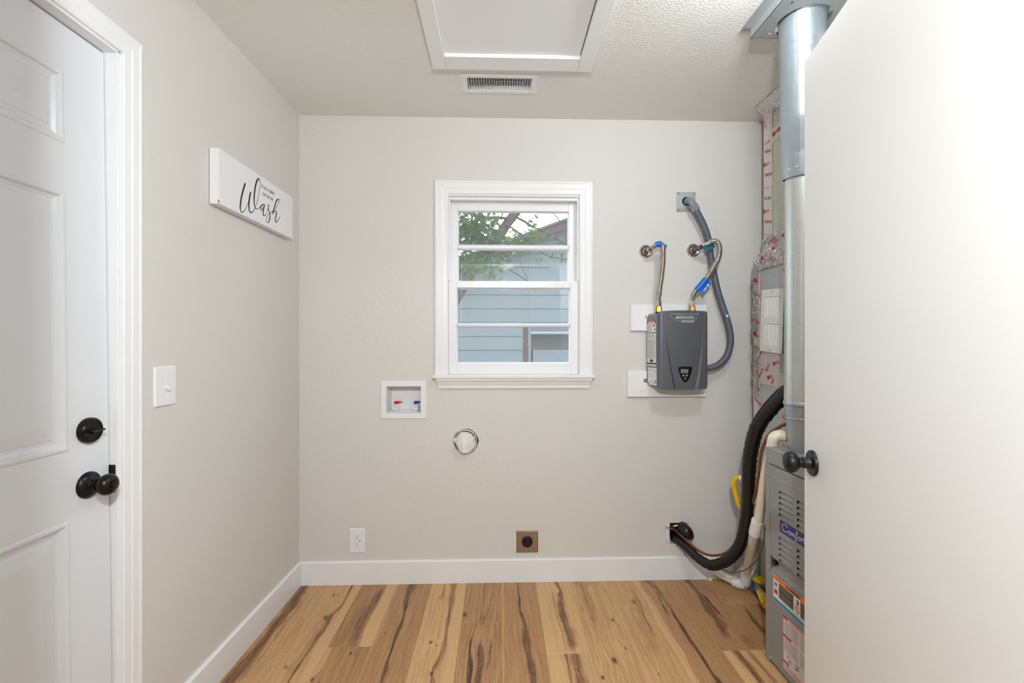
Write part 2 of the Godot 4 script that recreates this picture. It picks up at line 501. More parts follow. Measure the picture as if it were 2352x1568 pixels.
	M.screen = mat(Color(0.34, 0.375, 0.39), 0.6)
	M.brownwood = mat(Color(0.26, 0.215, 0.19), 0.6)
	M.shingle = mat(Color(0.36, 0.36, 0.37), 0.9)
	M.bark = relief(tri_world(mat(Color(0.30, 0.262, 0.235), 0.85), 4.0), wrinkle, 1.2)
	M.twig = mat(Color(0.19, 0.175, 0.175), 0.8)
	M.soil = mat(Color(0.40, 0.385, 0.33), 0.95)
	var k := 0
	for c in [Color(0.20, 0.33, 0.14), Color(0.165, 0.28, 0.155), Color(0.245, 0.35, 0.21), Color(0.42, 0.52, 0.17)]:
		var m := mat(c, 0.6, 0.0, 0.3)
		m.backlight_enabled = true
		m.backlight = Color(0.34, 0.42, 0.16)
		M["leaf_" + "abcd"[k]] = m
		k += 1

func _ready() -> void:
	# ---- camera
	var cam := Camera3D.new()
	cam.name = "camera"
	cam.fov = rad_to_deg(2.0 * atan(784.0 / 1045.0))
	cam.near = 0.02
	cam.far = 200.0
	add_child(cam)
	cam.position = Vector3(0, 1.262, 0)
	cam.rotation.y = -0.030
	cam.current = true
	# ---- sky, exposure
	var we := WorldEnvironment.new()
	we.name = "world_environment"
	var env := Environment.new()
	var sm := ProceduralSkyMaterial.new()
	sm.sky_top_color = Color(0.80, 0.88, 0.98); sm.sky_horizon_color = Color(0.95, 0.97, 1.0); sm.sky_curve = 0.2
	sm.ground_bottom_color = Color(0.45, 0.45, 0.42); sm.ground_horizon_color = Color(0.75, 0.77, 0.78)
	sm.energy_multiplier = 5.0
	var sky := Sky.new(); sky.sky_material = sm
	env.background_mode = Environment.BG_SKY
	env.sky = sky
	env.tonemap_mode = Environment.TONE_MAPPER_LINEAR
	env.tonemap_exposure = 1.0
	env.sdfgi_enabled = true; env.ssao_enabled = true; env.ssil_enabled = true
	we.environment = env
	add_child(we)
	# ---- set-up
	rng.seed = 42
	LW = Transform3D(Basis(Vector3(sin(LA), 0, -cos(LA)), Vector3.UP, Vector3(cos(LA), 0, sin(LA))), Vector3(XL, 0, ZB))
	BW = Transform3D(Basis(), Vector3(0, 0, ZB))
	build_materials()
	# ---- unseen lamps of the room and hall, and an added fill lamp
	lamp("unseen_ceiling_lamp", "unseen white glass dome lamp on the ceiling above the open slab door", Vector3(0.80, CH, -1.15), 0.50, Color(0.95, 0.975, 1.0), 0.11, 0.17)  # out of view, placed to light the right ceiling, back wall and ducts
	lamp("unseen_hall_lamp", "unseen white glass dome lamp on the hall ceiling behind the camera", Vector3(0.1, CH, 1.2), 0.5, Color(0.96, 0.98, 1.0), 0.17, 0.20)  # out of view, brightens the hall behind the camera
	fill_globe(Vector3(0.06, 1.892, 0.16), 2.4, Color(0.95, 0.975, 1.0), 0.06)  # added fill light, stands in for a flash at the camera
	# ---- the place
	build_shell()
	build_floor()
	build_window()
	build_door_left()
	build_door_right()
	build_ceiling_things()
	build_sign()
	build_switch()
	build_washer_box()
	build_dryer_vent()
	build_outlets()
	build_heater()
	build_hoses()
	build_conduit()
	build_ducts()
	build_flue()
	build_furnace()
	build_pipes()
	build_house()
	build_tree()

# ------------------------------------------------------------------ wood planks
func wood(sd: int, tone: float, grain: float, saps: Array, streaks: Array, knots: Array) -> StandardMaterial3D:
	var W := 96; var H := 640; var LEN := 0.8
	var f := FastNoiseLite.new(); f.seed = sd; f.noise_type = FastNoiseLite.TYPE_SIMPLEX; f.frequency = 1.0; f.fractal_octaves = 2
	var g := FastNoiseLite.new(); g.seed = sd + 77; g.noise_type = FastNoiseLite.TYPE_SIMPLEX; g.frequency = 1.0; g.fractal_type = FastNoiseLite.FRACTAL_NONE
	var data := PackedByteArray(); data.resize(W * H * 3)
	var c0 := Color(0.85, 0.695, 0.485); var c1 := Color(0.645, 0.475, 0.308); var c2 := Color(0.27, 0.185, 0.125)
	for y in H:
		var d := LEN * y / H
		var us := []
		for s in streaks:
			var p: Array = s[0]
			if d < p[0].x - 0.03 or d > p[p.size() - 1].x + 0.03: continue
			var u: float = p[0].y
			for i in p.size() - 1:
				if d >= p[i].x and d <= p[i + 1].x: u = lerpf(p[i].y, p[i + 1].y, smoothstep(0.0, 1.0, (d - p[i].x) / (p[i + 1].x - p[i].x)))
			if d > p[p.size() - 1].x: u = p[p.size() - 1].y
			var tw := 1.0
			if s.size() > 3: tw = lerpf(1.0, s[3], clampf((d - p[0].x) / maxf(p[p.size() - 1].x - p[0].x, 0.01), 0, 1))
			var fade: float = smoothstep(p[0].x - 0.03, p[0].x + (0.05 if p[0].x > 0.015 else -0.02), d) * (1.0 - smoothstep(p[p.size() - 1].x - 0.06, p[p.size() - 1].x + 0.03, d) * (1.0 if p[p.size() - 1].x < 0.7 else 0.0))
			us.append([u, s[1] * tw * (1.0 + 0.30 * g.get_noise_2d(d * 6.0, u * 20.0)) * (0.5 + 0.5 * fade), s[2] * fade])
		for x in W:
			var u := (x + 0.5) / W
			var warp := 0.04 * g.get_noise_2d(u * 1.6, d * 2.6) + 0.010 * g.get_noise_2d(u * 7.0, d * 9.0)
			var uu := u + warp
			for k in knots:
				var dx: float = (u - k[0]) * 0.18; var dy: float = (d - k[1]) * 0.45
				var q := dx * dx + dy * dy
				uu += signf(dx) * 0.07 * exp(-q / (k[2] * k[2] * 6.0))
			var t := tone + grain * f.get_noise_2d(uu * 16.0, d * 2.2) + 0.13 * f.get_noise_2d(uu * 75.0 + 9.0, d * 3.5) + 0.08 * g.get_noise_2d(u * 48.0, d * 40.0)
			for s in saps:
				var e: float = smoothstep(s[0] - 0.025, s[0] + 0.025, uu) * (1.0 - smoothstep(s[1] - 0.025, s[1] + 0.025, uu))
				t = lerpf(t, s[2] + 0.10 * f.get_noise_2d(uu * 40.0, d * 4.0), e * 0.9)
			for s in us:
				var r: float = absf(uu - s[0]) / s[1]
				if r < 1.4:
					t += s[2] * (1.0 - smoothstep(0.3, 1.4, r)) * (0.82 + 0.45 * f.get_noise_2d(uu * 65.0, d * 4.0))
			for k in knots:
				var dx: float = (u - k[0]) * 0.18; var dy: float = (d - k[1]) * 0.5
				var q: float = sqrt(dx * dx + dy * dy) / k[2]
				if q < 2.2: t += k[3] * (1.0 - smoothstep(0.3, 1.0, q)) + 0.14 * (1.0 - smoothstep(1.0, 2.2, q)) * (0.5 + 0.5 * sin(q * 11.0))
			t = clampf(t, 0.0, 2.0)
			var c := c0.lerp(c1, t) if t < 1.0 else c1.lerp(c2, t - 1.0)
			var o := (y * W + x) * 3
			data[o] = int(c.r * 255.0); data[o + 1] = int(c.g * 255.0); data[o + 2] = int(c.b * 255.0)
	var m := mat(Color.WHITE, 0.42)
	m.albedo_texture = ImageTexture.create_from_image(Image.create_from_data(W, H, false, Image.FORMAT_RGB8, data))
	return m

func plank(floor_: Node3D, x0: float, x1: float, z0: float, z1: float, m: Material, full0: float) -> void:
	var b := mb()
	var e := 0.0012
	var uvf := func(p: Vector3) -> Vector2: return Vector2((p.x - full0) / 0.1799, (p.z - z0) / 0.8)
	var A := Vector3(x0 + e, 0, z0 + e); var B := Vector3(x1 - e, 0, z0 + e); var C := Vector3(x1 - e, 0, z1 - e); var D := Vector3(x0 + e, 0, z1 - e)
	b.quad(A, B, C, D, Vector3.UP, [uvf.call(A), uvf.call(B), uvf.call(C), uvf.call(D)])
	var O := [Vector3(x0, -0.0014, z0), Vector3(x1, -0.0014, z0), Vector3(x1, -0.0014, z1), Vector3(x0, -0.0014, z1)]
	var I := [A, B, C, D]
	for k in 4:
		var l := (k + 1) % 4
		var o: Vector3 = (O[k] + O[l]) * 0.5 - (A + C) * 0.5
		b.quad(I[k], I[l], O[l], O[k], o.normalized() + Vector3.UP, [uvf.call(I[k]), uvf.call(I[l]), uvf.call(O[l]), uvf.call(O[k])])
		b.quad(O[k], O[l], O[l] - Vector3(0, 0.008, 0), O[k] - Vector3(0, 0.008, 0), o, [uvf.call(O[k]), uvf.call(O[l]), uvf.call(O[l]), uvf.call(O[k])])
	part("plank", b, m, floor_)

func V(a: Array) -> Array:   # [d, u, d, u, ...] to points
	var o := []
	for i in range(0, a.size(), 2): o.append(Vector2(a[i], a[i + 1]))
	return o

func build_floor() -> void:
	var fl := thing("floor", "wide-plank laminate floor in mixed tan and dark-streaked brown wood", "floor", Vector3.ZERO, "", "structure")
	var b := mb()
	b.box(Vector3(-1.9, -0.12, -2.75), Vector3(2.2, -0.0075, 2.5))
	part("subfloor", b, M.concrete, fl)
	# one texture for every piece that shows: [column, d0, d1, material]
	var P := []
	P.append([0, 0.0, 1.15, wood(11, 0.42, 0.28, [], [[V([0.0, 0.33, 0.22, 0.42, 0.38, 0.40, 0.53, 0.40, 0.8, 0.36]), 0.11, 1.25, 1.7], [V([0.1, 0.6, 0.42, 0.66, 0.7, 0.6]), 0.02, 0.7]], [])])
	P.append([1, 0.0, 1.3, wood(12, 0.38, 0.3, [[0.8, 1.1, 0.2]], [[V([0.0, 0.72, 0.18, 0.72, 0.32, 0.64, 0.49, 0.63, 0.8, 0.6]), 0.045, 1.2], [V([0.3, 0.55, 0.7, 0.5]), 0.05, 0.4]], [[0.37, 0.12, 0.009, 1.1], [0.5, 0.12, 0.005, 1.0], [0.51, 0.30, 0.008, 1.1], [0.42, 0.29, 0.005, 1.0], [0.35, 0.62, 0.007, 1.0]])])
	P.append([2, 0.0, 0.496, wood(13, 0.98, 0.28, [[0.69, 1.1, 0.12]], [[V([0.1, 0.55, 0.3, 0.5, 0.5, 0.5]), 0.13, 0.42], [V([0.05, 0.62, 0.2, 0.58]), 0.03, 0.5]], [])])
	P.append([2, 0.496, 1.5, wood(14, 0.88, 0.3, [[-0.1, 0.14, 0.3]], [[V([0.0, 0.75, 0.3, 0.8]), 0.05, 0.2]], [[0.6, 0.04, 0.006, 1.2], [0.05, 0.18, 0.007, 1.1]])])
	P.append([3, 0.0, 1.25, wood(15, 0.86, 0.25, [[-0.1, 0.05, 0.5]], [[V([0.0, 0.42, 0.22, 0.43, 0.28, 0.45]), 0.11, 0.75, 0.3], [V([0.2, 0.44, 0.36, 0.47, 0.46, 0.46, 0.59, 0.48, 0.8, 0.5]), 0.035, 1.1]], [[0.2, 0.42, 0.004, 0.9]])])
	P.append([4, 0.0, 1.3, wood(16, 0.3, 0.3, [[0.78, 1.1, 0.15], [-0.1, 0.1, 0.2]], [[V([0.0, 0.65, 0.17, 0.68, 0.33, 0.67]), 0.12, 0.95, 0.4], [V([0.28, 0.67, 0.42, 0.66, 0.52, 0.65, 0.64, 0.61, 0.8, 0.6]), 0.05, 1.15], [V([0.02, 0.38, 0.17, 0.44]), 0.03, 0.9]], [[0.34, 0.49, 0.008, 1.3], [0.49, 0.51, 0.006, 1.2], [0.5, 0.67, 0.008, 1.1], [0.3, 0.16, 0.005, 0.8]])])
	P.append([5, 0.0, 0.348, wood(17, 0.85, 0.35, [], [[V([0.0, 0.5, 0.3, 0.45]), 0.04, 0.35], [V([0.1, 0.75, 0.34, 0.7]), 0.05, 0.3]], [[0.06, 0.3, 0.013, 0.9], [0.52, 0.33, 0.02, 0.35]])])
	P.append([5, 0.348, 1.5, wood(18, 0.82, 0.32, [], [[V([0.1, 0.3, 0.28, 0.31, 0.6, 0.3]), 0.035, 1.15], [V([0.12, 0.5, 0.34, 0.51, 0.6, 0.5]), 0.075, 0.95], [V([0.1, 0.8, 0.22, 0.76, 0.3, 0.7]), 0.03, 0.7]], [[0.5, 0.0, 0.02, 0.3]])])
	P.append([6, 0.0, 1.2, wood(19, 0.82, 0.22, [[-0.1, 0.04, 0.35]], [[V([0.0, 0.47, 0.2, 0.51, 0.34, 0.54, 0.43, 0.56]), 0.03, 1.1], [V([0.4, 0.56, 0.57, 0.6, 0.8, 0.66]), 0.10, 0.9]], [])])
	P.append([7, 0.0, 0.562, wood(20, 0.22, 0.25, [[-0.1, 0.2, 0.12]], [[V([0.0, 0.61, 0.11, 0.65, 0.16, 0.61, 0.23, 0.59, 0.35, 0.61, 0.46, 0.64, 0.562, 0.62]), 0.055, 1.4, 1.9], [V([0.1, 0.42, 0.36, 0.45, 0.55, 0.44]), 0.02, 0.9], [V([0.2, 0.5, 0.4, 0.53]), 0.012, 0.8]], [[0.25, 0.1, 0.004, 0.7]])])
	P.append([7, 0.562, 1.6, wood(21, 0.35, 0.25, [[-0.1, 0.3, 0.15]], [[V([0.0, 0.6, 0.16, 0.62, 0.4, 0.6]), 0.12, 1.2], [V([0.0, 0.42, 0.15, 0.38, 0.3, 0.38]), 0.03, 1.0]], [])])
	P.append([8, 0.0, 1.2, wood(22, 0.42, 0.3, [], [[V([0.0, 0.25, 0.11, 0.36, 0.24, 0.36, 0.4, 0.3]), 0.13, 0.6, 0.4], [V([0.23, 0.13, 0.31, 0.10]), 0.02, 0.9]], [[0.8, 0.36, 0.008, 1.3], [0.83, 0.55, 0.006, 1.1], [0.47, 0.62, 0.013, 1.1], [0.1, 0.71, 0.008, 1.3], [0.55, 0.05, 0.005, 0.9]])])
	P.append([9, 0.0, 1.3, wood(23, 0.45, 0.25, [[0.9, 1.1, 0.1], [-0.1, 0.08, 0.25]], [[V([0.1, 0.66, 0.24, 0.72, 0.37, 0.63, 0.51, 0.6]), 0.022, 0.75], [V([0.2, 0.62, 0.6, 0.45]), 0.14, 0.35]], [[0.57, 0.22, 0.014, 0.7], [0.3, 0.7, 0.006, 1.0]])])
	P.append([10, 0.0, 1.2, wood(24, 0.82, 0.25, [[-0.1, 0.06, 0.2]], [[V([0.0, 0.28, 0.13, 0.45, 0.26, 0.48, 0.36, 0.44]), 0.11, 0.7, 0.4], [V([0.3, 0.45, 0.47, 0.46, 0.63, 0.46, 0.8, 0.5]), 0.04, 1.15], [V([0.13, 0.32, 0.28, 0.27, 0.35, 0.28]), 0.03, 1.1]], [])])
	P.append([11, 0.0, 0.565, wood(25, 0.85, 0.28, [], [[V([0.0, 0.42, 0.13, 0.48, 0.26, 0.48, 0.36, 0.44, 0.5, 0.3]), 0.10, 0.85], [V([0.16, 0.61, 0.28, 0.62, 0.38, 0.61]), 0.03, 1.1]], [[0.75, 0.52, 0.03, 0.3]])])
	P.append([11, 0.565, 1.6, wood(26, 0.3, 0.2, [[-0.1, 0.12, 0.1]], [[V([0.0, 0.27, 0.1, 0.3, 0.4, 0.32]), 0.10, 1.25], [V([0.0, 0.6, 0.3, 0.62]), 0.05, 0.8]], [])])
	P.append([12, 0.0, 0.245, wood(27, 0.6, 0.2, [], [], [[0.05, 0.22, 0.006, 0.9]])])
	P.append([12, 0.245, 1.4, wood(28, 0.85, 0.25, [], [[V([0.02, 0.42, 0.18, 0.36, 0.4, 0.36]), 0.05, 0.95], [V([0.0, 0.85, 0.3, 0.8]), 0.08, 0.6]], [])])
	var pool := []
	for p in P: pool.append(p[3])
	var ends := {}
	for p in P:
		var x0: float = -1.0648 + 0.1799 * p[0]
		plank(fl, maxf(x0, -1.06), x0 + 0.1799, ZB + p[1] - (0.012 if p[1] == 0.0 else 0.0), ZB + p[2], p[3], x0)
		ends[p[0]] = maxf(ends.get(p[0], -9.0), ZB + p[2])
	for k in range(-4, 16):
		var x0 := -1.0648 + 0.1799 * k
		var z: float = ends.get(k, -0.35 - 0.4 * (absi(k * 5) % 3) if k >= 0 else -0.20)
		if k > 12: z = -0.9
		if k < 0: z = -0.2
		var first := true
		while z < 2.28:
			var z1 := minf(z + 1.22, 2.3)
			var m: Material = pool[absi(k * 7 + int(z * 3.0) + 3) % pool.size()]
			plank(fl, maxf(x0, -1.7), minf(x0 + 0.1799, 1.7), z, z1, m, x0)
			z = z1

# ------------------------------------------------------------------ setting
func build_shell() -> void:
	var b := mb(BW)
	var holes := [[-0.270, 1.060, 0.435, 2.034], [-0.584, 0.888, -0.407, 1.025], [-0.2514, 0.6576, -0.0914, 0.8176], [0.912, 0.185, 1.005, 0.296]]
	holed(b, -1.25, -0.05, 2.1, 2.5, holes, 0.13)
	round_hole(b, -0.2514, 0.6576, -0.0914, 0.8176, Vector2(-0.1714, 0.7376), 0.066, 0.018, 0.016)
	b.T = Transform3D(Basis(), Vector3(0, 0, ZB - 0.135))
	holed(b, -1.25, -0.05, 2.1, 2.5, [[-0.275, 1.02, 0.44, 2.04]], 0.03)
	part("wall_back", b, M.wall, self)
	tag($wall_back, "greige painted back wall holding the white double-hung window", "wall", "", "structure")
	b = mb(LW)
	holed(b, -2.35, -0.05, 0.0, 2.5, [[-2.03, -0.1, -1.095, 2.065]], 0.13)
	part("wall_left", b, M.wall, self)
	tag($wall_left, "greige painted left wall between the panelled door and the corner", "wall", "", "structure")
	b = mb(frame_at(Vector3(1.95, 0, 0), Vector3(-1, 0, 0)))
	b.box(Vector3(-2.6, -0.05, -0.12), Vector3(-0.2, 2.5, 0))
	part("wall_right", b, M.wall, self)
	tag($wall_right, "greige painted right wall behind the furnace and ducts", "wall", "", "structure")
	b = mb(frame_at(Vector3(0, 0, -0.33), Vector3(0, 0, -1)))
	holed(b, -2.1, -0.05, 1.83, 2.5, [[-0.665, -0.1, 0.3985, 2.07]], 0.12)
	part("wall_front", b, M.wall, self)
	tag($wall_front, "greige front wall pierced by the doorway the camera looks through", "wall", "", "structure")
	# the jamb of that doorway, its edge just shows at the left border of the picture
	var jb := thing("trim_2", "white painted jamb of the near doorway along the left border", "door jamb", Vector3(-0.36, 0, -0.27), "", "structure")
	b = mb(); b.box(Vector3(-0.400, 0, -0.343), Vector3(-0.3775, 2.07, -0.2), 0.002); part("side_jamb", b, M.white, jb)
	b = mb(); b.box(Vector3(0.645, 0, -0.335), Vector3(0.665, 2.07, -0.2), 0.002); part("side_jamb", b, M.white, jb)
	b = mb(); b.box(Vector3(-0.400, 2.05, -0.335), Vector3(0.665, 2.07, -0.2), 0.002); part("head_jamb", b, M.white, jb)
	for sx in [[-0.47, -0.39], [0.659, 0.733]]:
		b = mb(); b.box(Vector3(sx[0], 0, -0.22), Vector3(sx[1], 2.064, -0.195), 0.003); part("casing", b, M.white, jb)
	b = mb(); b.box(Vector3(-0.47, 2.064, -0.22), Vector3(0.733, 2.138, -0.195), 0.003); part("casing", b, M.white, jb)
	# ceiling: holes over the air register and the flue
	b = mb(frame_at(Vector3(0, CH, 0), Vector3(0, -1, 0), Vector3(0, 0, -1)))   # local x = -world x, local y = -world z
	holed(b, -2.15, -2.6, 1.8, 2.6, [[-0.152, 2.025, 0.142, 2.132], [-1.185, 1.46, -0.97, 1.70]], 0.14)
	part("ceiling", b, M.ceiling, self)
	tag($ceiling, "off-white knockdown-textured ceiling", "ceiling", "", "structure")
	b = mb(); b.box(Vector3(0.98, CH + 0.14, -1.71), Vector3(1.19, CH + 0.2, -1.49)); b.box(Vector3(-0.16, CH + 0.14, -2.15), Vector3(0.17, CH + 0.2, -2.0))
	part("dark_cavity_cap", b, M.dark, $ceiling)  # dark caps paint the unlit cavity above the ceiling holes
	# hall behind the camera
	b = mb(); b.box(Vector3(-1.82, -0.05, -0.33), Vector3(-1.7, 2.5, 2.42)); part("wall_hall_left", b, M.wall, self)
	tag($wall_hall_left, "greige left wall of the hall behind the camera", "wall", "", "structure")
	b = mb(); b.box(Vector3(1.7, -0.05, -0.33), Vector3(1.82, 2.5, 2.42)); part("wall_hall_right", b, M.wall, self)
	tag($wall_hall_right, "greige right wall of the hall behind the camera", "wall", "", "structure")
	b = mb(); b.box(Vector3(-1.82, -0.05, 2.3), Vector3(1.82, 2.5, 2.42)); part("wall_hall_end", b, M.wall, self)
	tag($wall_hall_end, "greige end wall of the hall behind the camera", "wall", "", "structure")
	# baseboards
	var prof := [[0, 0], [0, 0.0145], [0.955, 0.0145], [1.0, 0.007], [1.0, 0]]
	b = mb(BW); b.mould(Vector3(-1.03, 0, 0), Vector3(1.25, 0, 0), Vector3(0, 0.1195, 0), Vector3(0, 0.1195, 0), Vector3(0, 0, 1), prof)
	part("baseboard_back", b, M.white, self)
	tag($baseboard_back, "white flat baseboard along the foot of the back wall", "baseboard", "", "structure")
	b = mb(LW); b.mould(Vector3(-1.034, 0, 0), Vector3(-0.0005, 0, 0), Vector3(0, 0.1195, 0), Vector3(0, 0.1195, 0), Vector3(0, 0, 1), prof)
	part("baseboard_left", b, M.white, self)
	tag($baseboard_left, "white flat baseboard along the foot of the left wall", "baseboard", "", "structure")

const CASING := [[0.0, 0.0], [0.0, 0.0115], [0.05, 0.0165], [0.16, 0.017], [0.21, 0.0150], [0.55, 0.0140], [0.62, 0.0118], [0.90, 0.0108], [0.95, 0.0112], [1.0, 0.0085], [1.0, 0.0]]

func casing(parent: Node, T: Transform3D, x0: float, y0: float, x1: float, y1: float, w: float, prof: Array) -> void:   # two legs and a head
	var Z := Vector3(0, 0, 1)
	var b := mb(T); b.mould(Vector3(x0, y0, 0), Vector3(x0, y1, 0), Vector3(w, 0, 0), Vector3(w, -w, 0), Z, prof); part("casing", b, M.white, parent)
	b = mb(T); b.mould(Vector3(x1, y0, 0), Vector3(x1, y1, 0), Vector3(-w, 0, 0), Vector3(-w, -w, 0), Z, prof); part("casing", b, M.white, parent)
	b = mb(T); b.mould(Vector3(x0, y1, 0), Vector3(x1, y1, 0), Vector3(w, -w, 0), Vector3(-w, -w, 0), Z, prof); part("casing", b, M.white, parent)

func build_window() -> void:
	var w := thing("window_1", "white double-hung window looking onto a tree and grey siding", "window", Vector3(0.083, 1.07, ZB), "", "structure")
	casing(w, BW, -0.3325, 1.087, 0.4995, 2.1045, 0.0705, CASING)
	# jamb liner round the opening
	var b := mb(BW)
	b.box(Vector3(-0.275, 1.066, -0.13), Vector3(-0.262, 2.04, 0.004)); b.box(Vector3(0.427, 1.066, -0.13), Vector3(0.44, 2.04, 0.004)); b.box(Vector3(-0.275, 2.026, -0.13), Vector3(0.44, 2.04, 0.004))
	part("jamb", b, M.white, w)
	for x in [-0.262, 0.4185]:   # stops that hold the sashes
		b = mb(BW); b.box(Vector3(x, 1.58, -0.043), Vector3(x + 0.0085, 2.026, -0.008), 0.0015); part("stop", b, M.white, w)
	b = mb(BW); b.box(Vector3(-0.262, 2.010, -0.043), Vector3(0.427, 2.026, -0.012), 0.0015); part("stop", b, M.white, w)
	# stool and apron
	b = mb(BW); b.box(Vector3(-0.3405, 1.0705, -0.05), Vector3(0.5055, 1.0885, 0.040), 0.003); part("stool", b, M.white, w)
	b = mb(BW)
	var ap := [[0.0, 0.0], [0.0, 0.034], [0.22, 0.031], [0.3, 0.024], [0.62, 0.016], [0.7, 0.013], [1.0, 0.011], [1.0, 0.0]]
	b.mould(Vector3(-0.3265, 1.0705, 0), Vector3(0.4945, 1.0705, 0), Vector3(0.017, -0.0545, 0), Vector3(-0.0155, -0.0545, 0), Vector3(0, 0, 1), ap)
	part("apron", b, M.white, w)
	# sashes: [name, z back, z front, x0, x1, y0, y1, panes]
	for s in [["upper_sash", -0.095, -0.055, -0.2615, 0.4265, 1.545, 2.0265, [[1.5895, 1.7556], [1.7851, 1.9614]], -0.2145, 0.3777], ["lower_sash", -0.053, -0.013, -0.2618, 0.4268, 1.0885, 1.5805, [[1.1507, 1.3379], [1.3594, 1.5427]], -0.2154, 0.3785]]:
		var z0: float = s[1]; var z1: float = s[2]
		b = mb(BW)
		var xa: float = s[8] - 0.0032; var xb: float = s[9] + 0.0032
		var pn := []
		for q in s[7]: pn.append([q[0] - 0.0032, q[1] + 0.0032])
		b.box(Vector3(s[3], s[5], z0), Vector3(xa, s[6], z1), 0.0025); b.box(Vector3(xb, s[5], z0), Vector3(s[4], s[6], z1), 0.0025)
		var sash := part(s[0], b, M.white, w)
		b = mb(BW); b.box(Vector3(xa - 0.001, s[5], z0), Vector3(xb + 0.001, pn[0][0], z1), 0.0025); part("bottom_rail", b, M.white, sash)
		b = mb(BW); b.box(Vector3(xa - 0.001, pn[1][1], z0), Vector3(xb + 0.001, s[6], z1), 0.0025); part("top_rail", b, M.white, sash)
		b = mb(BW); b.box(Vector3(xa - 0.001, pn[0][1], z0 + 0.008), Vector3(xb + 0.001, pn[1][0], z1), 0.006); part("muntin", b, M.white, sash)
		for p in pn:
			b = mb(BW)   # bevelled putty edge round the pane
			for e in [[xa, p[0], xb, p[0], 0, 1], [xa, p[1], xb, p[1], 0, -1], [xa, p[0], xa, p[1], 1, 0], [xb, p[0], xb, p[1], -1, 0]]:
				var q := Vector3(e[4], e[5], 0) * 0.0035
				b.hexa([Vector3(e[0], e[1], z0 + 0.012), Vector3(e[2], e[3], z0 + 0.012), Vector3(e[2], e[3], z1 - 0.004), Vector3(e[0], e[1], z1 - 0.004), Vector3(e[0], e[1], z0 + 0.012) + q, Vector3(e[2], e[3], z0 + 0.012) + q, Vector3(e[2], e[3], z1 - 0.016) + q, Vector3(e[0], e[1], z1 - 0.016) + q])
			part("putty_bead", b, M.white, sash)
			b = mb(BW); b.box(Vector3(xa - 0.004, p[0] - 0.004, z0 + 0.0165), Vector3(xb + 0.004, p[1] + 0.004, z0 + 0.0195)); part("pane", b, M.glass, sash)
	b = mb(BW); b.box(Vector3(-0.275, 1.02, -0.16), Vector3(0.44, 1.0885, -0.05)); part("outer_sill", b, M.white, w)

